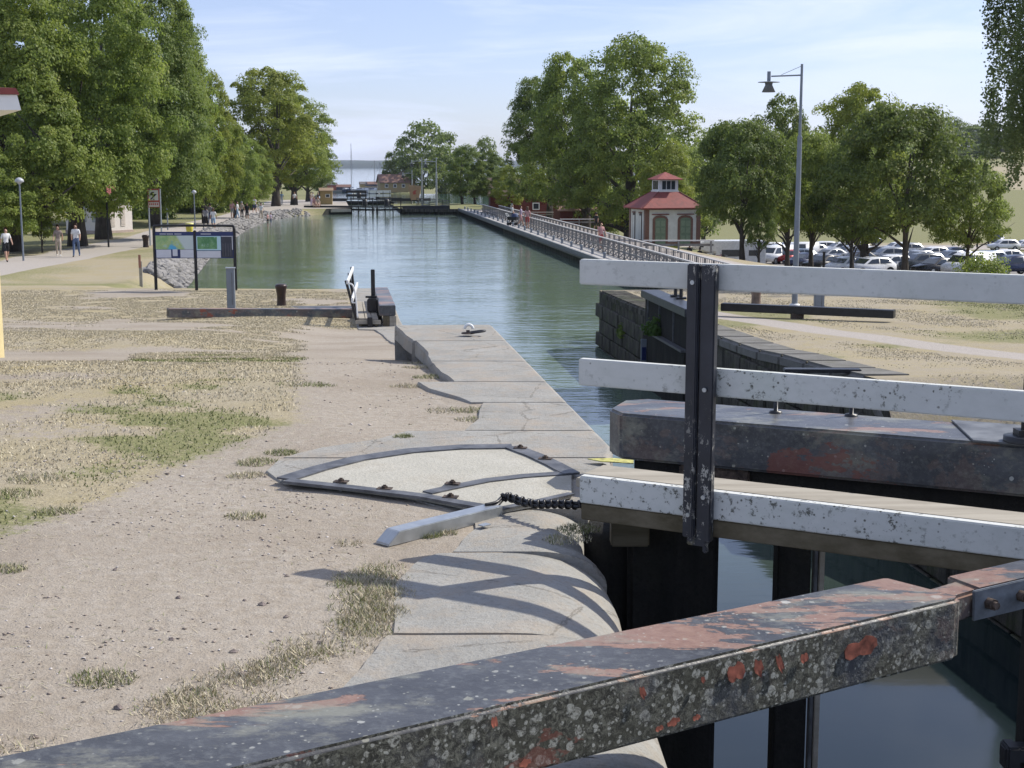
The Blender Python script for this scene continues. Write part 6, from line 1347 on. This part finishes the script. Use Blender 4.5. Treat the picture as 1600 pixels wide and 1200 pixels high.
LST = [('van', 'white', 1520, 431, .55, 'white van beside the clipped bush, front row at the right'), ('sedan', 'black', 1470, 428, .5, 'black saloon left of the white van'), ('suv', 'grey', 1445, 424, .2, 'dark grey estate behind the black saloon'),
 ('hatch', 'white', 1365, 430, .35, 'white hatchback in the front row left of the forked tree'), ('hatch', 'white', 1326, 428, .6, 'second white hatchback of the front row, by the black post'), ('sedan', 'black', 1292, 422, .65, 'black saloon in front of the black car park post'),
 ('sedan', 'navy', 1262, 418, .6, 'dark blue saloon just right of the tall lamp post'), ('hatch', 'bluegrey', 1252, 410, .15, 'blue grey hatchback behind the lamp post'), ('van', 'white', 1216, 412, .75, 'white van like car left of the lamp post'),
 ('hatch', 'white', 1176, 405, .7, 'white car beside the motorhome and the tree trunk'), ('suv', 'silver', 1392, 410, .1, 'silver estate behind the front row, left of the forked tree'), ('suv', 'black', 1372, 409, .1, 'black car squeezed beside the silver estate'),
 ('hatch', 'white', 1352, 405, .7, 'white car in the second row above the hatchbacks'), ('hatch', 'silver', 1330, 403, .4, 'silver car in the second row behind the brown tree trunk'), ('suv', 'white', 1316, 398, .15, 'white estate with roof rails in the back row'),
 ('suv', 'white', 1288, 396, .1, 'big white car in the back row right of the lamp post'), ('van', 'white', 1250, 404, .1, 'white minibus behind the lamp post'), ('sedan', 'navy', 1495, 405, .1, 'dark saloon alone behind the front row'), ('sedan', 'bluegrey', 1490, 412, .3, 'blue grey saloon next to the dark one'),
 ('hatch', 'white', 1205, 396, .3, 'white car half hidden behind the bushy tree'), ('sedan', 'silver', 1232, 394, .2, 'silver car far back between the tree trunks'), ('hatch', 'red', 1236, 412, 1.2, 'dark red car behind the foot of the lamp post'), ('suv', 'navy', 1590, 430, .3, 'dark blue estate at the right edge'),
 ('hatch', 'white', 1190, 412, .5, 'white car near the bushy tree in the front'), ('suv', 'silver', 1420, 400, .2, 'silver car right of the forked tree in the back row'),
 ('suv', 'white', 1162, 398, .5, 'white car behind the dark trunk right of the motorhome'), ('hatch', 'silver', 1218, 400, .4, 'silver car just left of the lamp post in the middle row'), ('hatch', 'white', 1272, 400, .3, 'white car right of the lamp post in the middle row'), ('sedan', 'silver', 1300, 408, .5, 'silver saloon between the two black posts'),
 ('sedan', 'black', 1344, 414, .5, 'black saloon between the two front row white hatchbacks'), ('hatch', 'white', 1398, 424, .4, 'white car left of the forked trunk near the front'), ('sedan', 'silver', 1440, 412, .4, 'silver saloon behind the dark estate right of the forked tree'), ('hatch', 'white', 1462, 406, .3, 'white car in the third row right of the forked tree'),
 ('suv', 'bluegrey', 1545, 418, .3, 'blue grey estate behind the white van'), ('hatch', 'white', 1405, 395, .2, 'white car farthest back left of the forked tree'), ('hatch', 'silver', 1340, 394, .2, 'silver car farthest back in the middle'), ('hatch', 'white', 1575, 412, .3, 'white car at the right end of the third row')]
for a in LST: carpx(*a)
for (k, c_, x, Y, rz, lb) in (('suv', 'white', 1573, 212, .05, 'white estate driving on the road at the far right'), ('van', 'navy', 1560, 232, 1.45, 'dark van seen from behind on the far road'), ('hatch', 'white', 1606, 214, .1, 'white car at the right edge of the far road'), ('suv', 'navy', 1357, 228, .05, 'dark blue car on the road beyond the trees')):
    X = atY(x, 300, Y).x; o = car(k, c_, (X, Y, ground_z(X, Y) + .03), rz, lb, 'cars on the road beyond')
for (x, Y, c_, lb) in ((962, 165, 'silver', 'silver car left of the red roofed hut'), (972, 160, 'bluegrey', 'blue grey car left of the hut'), (980, 154, 'white', 'white car touching the left side of the hut')):
    X = atY(x, 300, Y).x; car('hatch', c_, (X, Y, ground_z(X, Y)), .5, lb, 'cars left of the hut')
# motorhome
X = atY(1140, 300, 128).x; mh = empty('motorhome', (X, 128, ground_z(X, 128) + .03), .12, 'white motorhome with an over cab bed, parked right of the hut', 'motorhome', )
m = MB(); m.extr([(-1.5, .5), (3.2, .5), (3.2, 2.95), (-2.4, 2.95), (-3.05, 2.7), (-3.1, 2.2), (-2.2, 1.95), (-1.5, 1.95)], (0, 0, 0), (1, 0, 0), (0, 0, 1), (0, 1, 0), -1.1, 1.1); m.build('living_box', PAINT['white'], mh, .08)
m = MB(); m.extr([(-3.3, .4), (-1.51, .4), (-1.51, 1.94), (-2.15, 1.9), (-2.75, 1.25), (-3.3, 1.05)], (0, 0, 0), (1, 0, 0), (0, 0, 1), (0, 1, 0), -.95, .95); m.build('cab', PAINT['white'], mh, .06)
for (x0, x1, z0, z1) in ((-2.55, -1.9, 1.25, 1.75), (-.9, .9, 1.55, 2.15), (1.6, 2.5, 1.6, 2.1)): m = MB(); m.box(((x0 + x1) / 2, -1.11 if x0 > -1.5 else -.96, (z0 + z1) / 2), (x1 - x0, .03, z1 - z0)); m.build('window', M_GLASS, mh)
m = MB(); m.box((-2.75, -1.11, 2.5), (.35, .03, .22)); m.build('window', M_GLASS, mh)
m = MB(); m.extr([(-2.73, 1.28), (-2.17, 1.86), (-2.2, 1.89), (-2.76, 1.31)], (0, 0, 0), (1, 0, 0), (0, 0, 1), (0, 1, 0), -.8, .8); m.build('windscreen', M_GLASS, mh)
for x in (-2.6, 1.9):
    for s in (-.95, .95): m = MB(); m.tube((x, s - .12, .36), (x, s + .12, .36), .36, n=16); m.build('wheel', M_TYRE, mh)
# posts in the car park
for (x, Y, h, lb) in ((1334, 96, 2.6, 'thin black post before the brown tree trunk in the car park'), (1291, 96, 2.0, 'short black post between the parked dark saloons')):
    X = atY(x, 300, Y).x; m = MB(); m.tube((0, 0, -.1), (0, 0, h), .09, n=8); m.box((0, 0, h), (.2, .2, .05)); tag(m.build('black_post', M_BLACK, None, loc=(X, Y, ground_z(X, Y))), lb, 'post')
# ------------------------------------------------------------------ people
def body_mesh(name, pose):
    """one continuous body grown over a skeleton; pose: dict of leg and arm swings"""
    V = [(0, 0, .95)]; E = []; Rr = [(.135, .105)]
    def add(p, r, j): V.append(p); Rr.append(r if isinstance(r, tuple) else (r, r)); E.append((j, len(V) - 1)); return len(V) - 1
    b = pose.get('bend', 0)
    w = add((0, b * .15, 1.12), (.125, .09), 0); c = add((0, b * .4, 1.34), (.16, .105), w); n = add((0, b * .5, 1.47), (.06, .06), c)
    h1 = add((0, b * .55 - .01, 1.58), (.075, .085), n); h2 = add((0, b * .55 - .01, 1.70), (.07, .08), h1)
    for s, sw in ((-1, pose['legs'][0]), (1, pose['legs'][1])):
        hp_ = add((s * .09, 0, .88), (.09, .10), 0)
        if pose.get('sit'): k = add((s * .11, -.42, .92), .07, hp_); an = add((s * .11, -.45, .52), .045, k); add((s * .11, -.58, .48), (.04, .035), an)
        else:
            k = add((s * .10, -sw * .42 - .02, .49), .065, hp_); bk = pose.get('back', .1) if sw < 0 else 0
            an = add((s * .10, -sw * .85 + bk, .09 + (bk * .5)), .045, k); add((s * .11, -sw * .85 + bk - .15, .035 + bk * .3), (.045, .035), an)
    for s, sw in ((-1, pose['arms'][0]), (1, pose['arms'][1])):
        sh = add((s * .17, b * .4, 1.41), (.07, .07), c); e = add((s * .235, b * .4 - sw * .28, 1.14), .042, sh); hd = add((s * .24, b * .4 - sw * .55 - .06, .91 + abs(sw) * .12), .032, e); add((s * .235, b * .4 - sw * .6 - .08, .83 + abs(sw) * .14), (.036, .022), hd)
    me = bpy.data.meshes.new(name); me.from_pydata(V, E, []); o = bpy.data.objects.new('tmp', me); COL.objects.link(o)
    o.modifiers.new('s', 'SKIN'); o.modifiers.new('u', 'SUBSURF').levels = 1
    for i, r in enumerate(Rr): me.skin_vertices[0].data[i].radius = r
    me.skin_vertices[0].data[0].use_root = True
    dg_ = bpy.context.evaluated_depsgraph_get(); ev = o.evaluated_get(dg_); out = bpy.data.meshes.new_from_object(ev); out.name = name
    bpy.data.objects.remove(o); bpy.data.meshes.remove(me)
    for _ in range(6): out.materials.append(None)
    for p in out.polygons:
        x, y, z = p.center; p.use_smooth = True
        if z > 1.475: k = 5
        elif abs(x) > .205 and z > .75: k = 4 if z < 1.22 else 3
        elif z > 1.0: k = 3
        elif pose.get('sit'): k = 2 if z > .8 else (1 if z > .56 else 0)
        elif z > .55: k = 2
        elif z > .10: k = 1
        else: k = 0
        p.material_index = k
    return out
POSE = {'walk': body_mesh('body', dict(legs=(.28, -.24), arms=(-.3, .3))), 'walk2': body_mesh('body', dict(legs=(-.18, .16), arms=(.25, -.2), back=.05)), 'stand': body_mesh('body', dict(legs=(.02, -.03), arms=(.1, .25))),
        'sit': body_mesh('body', dict(legs=(0, 0), arms=(.6, .5), sit=True, bend=-.05))}
def hair_mesh(long_):
    m = MB(); n = 10; vs = []; prof = [(.0, 1.80), (.06, 1.79), (.092, 1.74), (.098, 1.68), (.092, 1.60 if not long_ else 1.52), (.088, 1.58 if not long_ else 1.42)]
    for r_, z in prof:
        for j in range(n): a = math.pi * (-.12 + 1.24 * j / (n - 1)); vs.append((r_ * math.cos(a), .0 + r_ * 1.08 * math.sin(a) * .95, z))
    m.add(vs, [(i * n + j, i * n + j + 1, (i + 1) * n + j + 1, (i + 1) * n + j) for i in range(5) for j in range(n - 1)], 0, True); return m.mesh('hair')
HAIR = (hair_mesh(False), hair_mesh(True))
for h in HAIR: h.materials.append(M_BLACK)
CL = {k: plain('cloth_' + k, v, .85, var=.1) for k, v in dict(white=(.68, .68, .67), navy=(.05, .07, .14), jeans=(.09, .13, .22), black=(.02, .02, .022), beige=(.45, .38, .30), red=(.38, .08, .07), pink=(.50, .28, .27), grey=(.22, .22, .23), lilac=(.36, .30, .40), green=(.08, .14, .09), sky=(.30, .42, .55), taupe=(.26, .21, .18)).items()}
CL['skin'] = plain('skin', (.45, .27, .19), .6, var=.06); HC = [plain('hair_%s' % k, v, .6) for k, v in (('dark', (.03, .02, .015)), ('brown', (.10, .06, .035)), ('blond', (.36, .27, .15)), ('grey', (.33, .32, .31)))]
def person(x, Y, rz, pose, top, upper, lower, label, shoe='black', arm='skin', hair=1, long_=False, s=1.0, zz=0, X=None, group=None):
    X = atY(x, 300, Y).x if X is None else X; z = ground_z(X, Y) + zz
    t = empty('person', (X, Y, z), rz, label, 'person', group); t.scale = (s, s, s)
    b = link('body', POSE[pose], None, t)
    for i, k in enumerate((shoe, lower, upper, top, arm, 'skin')): b.material_slots[i].link = 'OBJECT'; b.material_slots[i].material = CL[k]
    h = link('hair', HAIR[1 if long_ else 0], None, t); h.material_slots[0].link = 'OBJECT'; h.material_slots[0].material = HC[hair]
    return t
person(5, 73, .7, 'walk', 'white', 'black', 'skin', 'person in white top and black shorts, cut by the left edge of the picture')
person(87, 77.5, .25, 'walk2', 'taupe', 'beige', 'beige', 'person in a light patterned jumpsuit walking left of the man in white', arm='skin', hair=1, long_=True, shoe='white', s=.97)
person(115, 77, .1, 'walk', 'white', 'jeans', 'jeans', 'person in white t-shirt and blue jeans walking on the gravel path', hair=1, s=1.03)
person(320, 112, 3.0, 'walk', 'grey', 'black', 'black', 'person in a long black skirt walking away past the yellow bin', hair=0, long_=True, arm='white')
person(332, 112, 3.2, 'walk2', 'white', 'sky', 'skin', 'person in white top and pale blue shorts walking away beside the black skirt', hair=1, s=.97)
person(327, 122, 3.1, 'stand', 'grey', 'navy', 'jeans', 'person in grey walking ahead of the couple on the path', hair=0)
G_ = 'people under the trees of the left bank'
for (x, Y, rz, po, a, b, c, lb) in ((362, 136, .4, 'stand', 'pink', 'grey', 'skin', 'person in pink at the left of the group under the trees'), (370, 134, 1.5, 'walk', 'white', 'sky', 'sky', 'person in pale blue and white in the group under the trees'), (377, 136, 2.8, 'stand', 'beige', 'black', 'black', 'person in beige top and black trousers in the middle of the group'),
        (385, 137, .2, 'stand', 'black', 'black', 'skin', 'person all in black at the right of the group'), (397, 150, 3, 'walk', 'white', 'navy', 'skin', 'person in white top and navy shorts farther along the path'), (407, 146, .1, 'walk', 'white', 'beige', 'beige', 'person all in white before the leaning trunk'),
        (417, 144, 1.2, 'stand', 'pink', 'black', 'skin', 'child in pink beside the thick far trunk'), (422, 146, 1.2, 'stand', 'lilac', 'navy', 'skin', 'person in lilac beside the child in pink'), (460, 178, .5, 'stand', 'white', 'black', 'black', 'person in white top and black trousers on the sandy bank'), (440, 185, .5, 'stand', 'sky', 'white', 'white', 'person in pale clothes far on the sandy bank'),
        (486, 172, 1.0, 'stand', 'taupe', 'lilac', 'lilac', 'person in a lilac dress near the ochre kiosk'), (489, 173, 2.0, 'stand', 'white', 'pink', 'skin', 'person in white and pink standing near the kiosk'), (497, 171, 2.0, 'walk', 'black', 'black', 'skin', 'person in black walking past the kiosk')):
    person(x, Y, rz, po, a, b, c, lb, hair=R.randrange(4), s=.97 if 'child' not in lb else .7, group=G_)
for x, a, lb in ((491, 'pink', 'person in pink sitting on the far kerb'), (496, 'beige', 'person in beige sitting on the far kerb')): person(x, 166.5, .2, 'sit', a, 'skin', 'skin', lb, zz=-.5, group='people sitting on the far kerb')
person(932, 128, 2.6, 'walk', 'black', 'black', 'skin', 'person all in black walking behind the railing left of the hut', hair=0)
G2 = 'people before the low barn'
for (x, Y, a, b, lb) in ((914, 158, 'white', 'black', 'person in white top and black shorts standing before the barn'), (934, 156, 'black', 'navy', 'person in dark clothes in the group before the barn'), (938, 155, 'white', 'taupe', 'person in a white shirt in the middle of the barn group'), (942, 157, 'white', 'grey', 'person in white at the right of the barn group'), (949, 160, 'beige', 'black', 'person in beige closest to the big trunk')):
    person(x, Y, R.uniform(0, 6), 'stand', a, b, 'skin', lb, hair=R.randrange(3), group=G2)
person(803, 0, 0, 'stand', 'grey', 'taupe', 'skin', 'person in grey leaning by the railing at the far part of the dock', X=15.05 - .1245 * 116, hair=2) if False else None
def on_dock(Y, v): return v - .1245 * Y
def dock_person(Y, v, rz, po, a, b, c, lb, **k):
    t = person(0, Y, rz, po, a, b, c, lb, X=on_dock(Y, v), **k); t.location.z = -3.24; return t
dock_person(121, 15.1, 1.6, 'stand', 'white', 'black', 'black', 'person in a white hat and dark clothes with a stroller on the dock', hair=3)
dock_person(117, 15.3, 1.4, 'walk', 'lilac', 'pink', 'skin', 'person in lilac and pink beside the railing on the dock', hair=1)
dock_person(113, 15.3, 3.0, 'walk2', 'pink', 'red', 'skin', 'person in a reddish dress beside the railing on the dock', hair=1, long_=True)
t = person(0, 88, .5, 'stand', 'pink', 'red', 'skin', 'person in red behind the railing, left of the hut', X=16.5 - .1245 * 88); t.location.z = -3.42
person(1531, 212, .1, 'walk', 'black', 'black', 'skin', 'person in dark clothes crossing the car park far right')
st = empty('stroller', (on_dock(119.5, 14.95), 119.5, -3.24), 1.2, 'dark baby stroller standing on the dock', 'stroller')
m = MB(); m.box((0, 0, .6), (.42, .7, .28), taper=1.2); m.build('seat', M_BLACK, st); m = MB(); m.lathe([(.3, .0), (.26, .2), (.12, .3)], (0, -.18, .72), 10); m.build('hood', CL['navy'], st)
for x in (-.24, .24):
    for y in (-.32, .34): m = MB(); m.tube((x - .02, y, .13), (x + .02, y, .13), .13, n=10); m.build('wheel', M_TYRE, st)
m = MB(); m.tube((-.2, .3, .6), (-.2, .6, 1.0), .015); m.tube((.2, .3, .6), (.2, .6, 1.0), .015); m.tube((-.2, .6, 1.0), (.2, .6, 1.0), .018); m.build('handle', M_GALV, st)
# dark group by the hut: two seated at a small table
X = atY(1086, 300, 118).x; z = ground_z(X, 118)
tb_ = empty('picnic_table', (X, 118, z), .3, 'dark picnic table with benches at the right corner of the hut', 'picnic table')
m = MB(); m.box((0, 0, .74), (1.8, .8, .06)); m.build('table_top', M_BLACK, tb_)
for y in (-.72, .72): m = MB(); m.box((0, y, .44), (1.8, .26, .05)); m.build('bench_board', M_BLACK, tb_)
for x in (-.7, .7): m = MB(); m.box((x, 0, .36), (.08, 1.5, .08)); m.beam((x, -.5, 0), (x, 0, .72), .08, .08); m.beam((x, .5, 0), (x, 0, .72), .08, .08); m.build('leg', M_BLACK, tb_)
for dx, lb in ((-.45, 'person in black sitting on the left of the picnic bench'), (.4, 'person in black sitting on the right of the picnic bench')): person(0, 117.2, 3.3, 'sit', 'black', 'black', 'black', lb, X=X + dx, zz=-.36, hair=0, arm='black')
# bicycles leaning by the motorhome
def bicycle(x, Y, rz, label, col):
    X = atY(x, 300, Y).x; t = empty('bicycle', (X, Y, ground_z(X, Y)), rz, label, 'bicycle', 'bicycles by the motorhome')
    for s in (-.52, .52):
        m = MB(); torus(m, (0, 0, 0), .33, .022, 18, 5, Matrix.Rotation(math.pi / 2, 3, 'X'))
        for k in range(6): m.tube((0, 0, 0), (.32 * math.cos(k * 1.047), 0, .32 * math.sin(k * 1.047)), .006, n=3)
        m.build('wheel', M_TYRE, t, loc=(s, 0, .35))
    m = MB()
    for a, b in (((-.52, .35), (-.12, .32)), ((-.12, .32), (-.2, .82)), ((-.2, .75), (.36, .78)), ((-.12, .32), (.38, .7)), ((.34, .9), (.52, .35)), ((-.52, .35), (-.2, .78))): m.tube((a[0], 0, a[1]), (b[0], 0, b[1]), .022, n=6)
    m.build('frame', plain('bike_paint_' + col, {'red': (.4, .05, .05), 'black': (.03, .03, .03)}[col], .4), t)
    m = MB(); m.box((-.22, 0, .88), (.26, .13, .06)); m.build('saddle', M_BLACK, t); m = MB(); m.tube((.33, -.27, 1.02), (.33, .27, 1.02), .016, n=6); m.tube((.34, 0, .88), (.33, 0, 1.02), .016, n=6); m.build('handlebar', M_GALV, t)
bicycle(1122, 112, .2, 'red framed bicycle standing nearest the motorhome', 'red'); bicycle(1131, 113.5, .35, 'black bicycle standing behind the red one', 'black')
# ------------------------------------------------------------------ air
m = MB(); m.box((0, 3500, 13.5), (9400, 7300, 57))
hz = m.build('haze', None); tag(hz, kind='stuff')
hm = bpy.data.materials.new('haze_air'); hm.use_nodes = True; n_ = hm.node_tree.nodes; n_.clear()
vo = n_.new('ShaderNodeVolumePrincipled'); oo = n_.new('ShaderNodeOutputMaterial'); hm.node_tree.links.new(vo.outputs[0], oo.inputs['Volume'])
vo.inputs['Color'].default_value = (.72, .82, 1, 1); vo.inputs['Density'].default_value = .00007; vo.inputs['Anisotropy'].default_value = .2
hz.data.materials.append(hm)
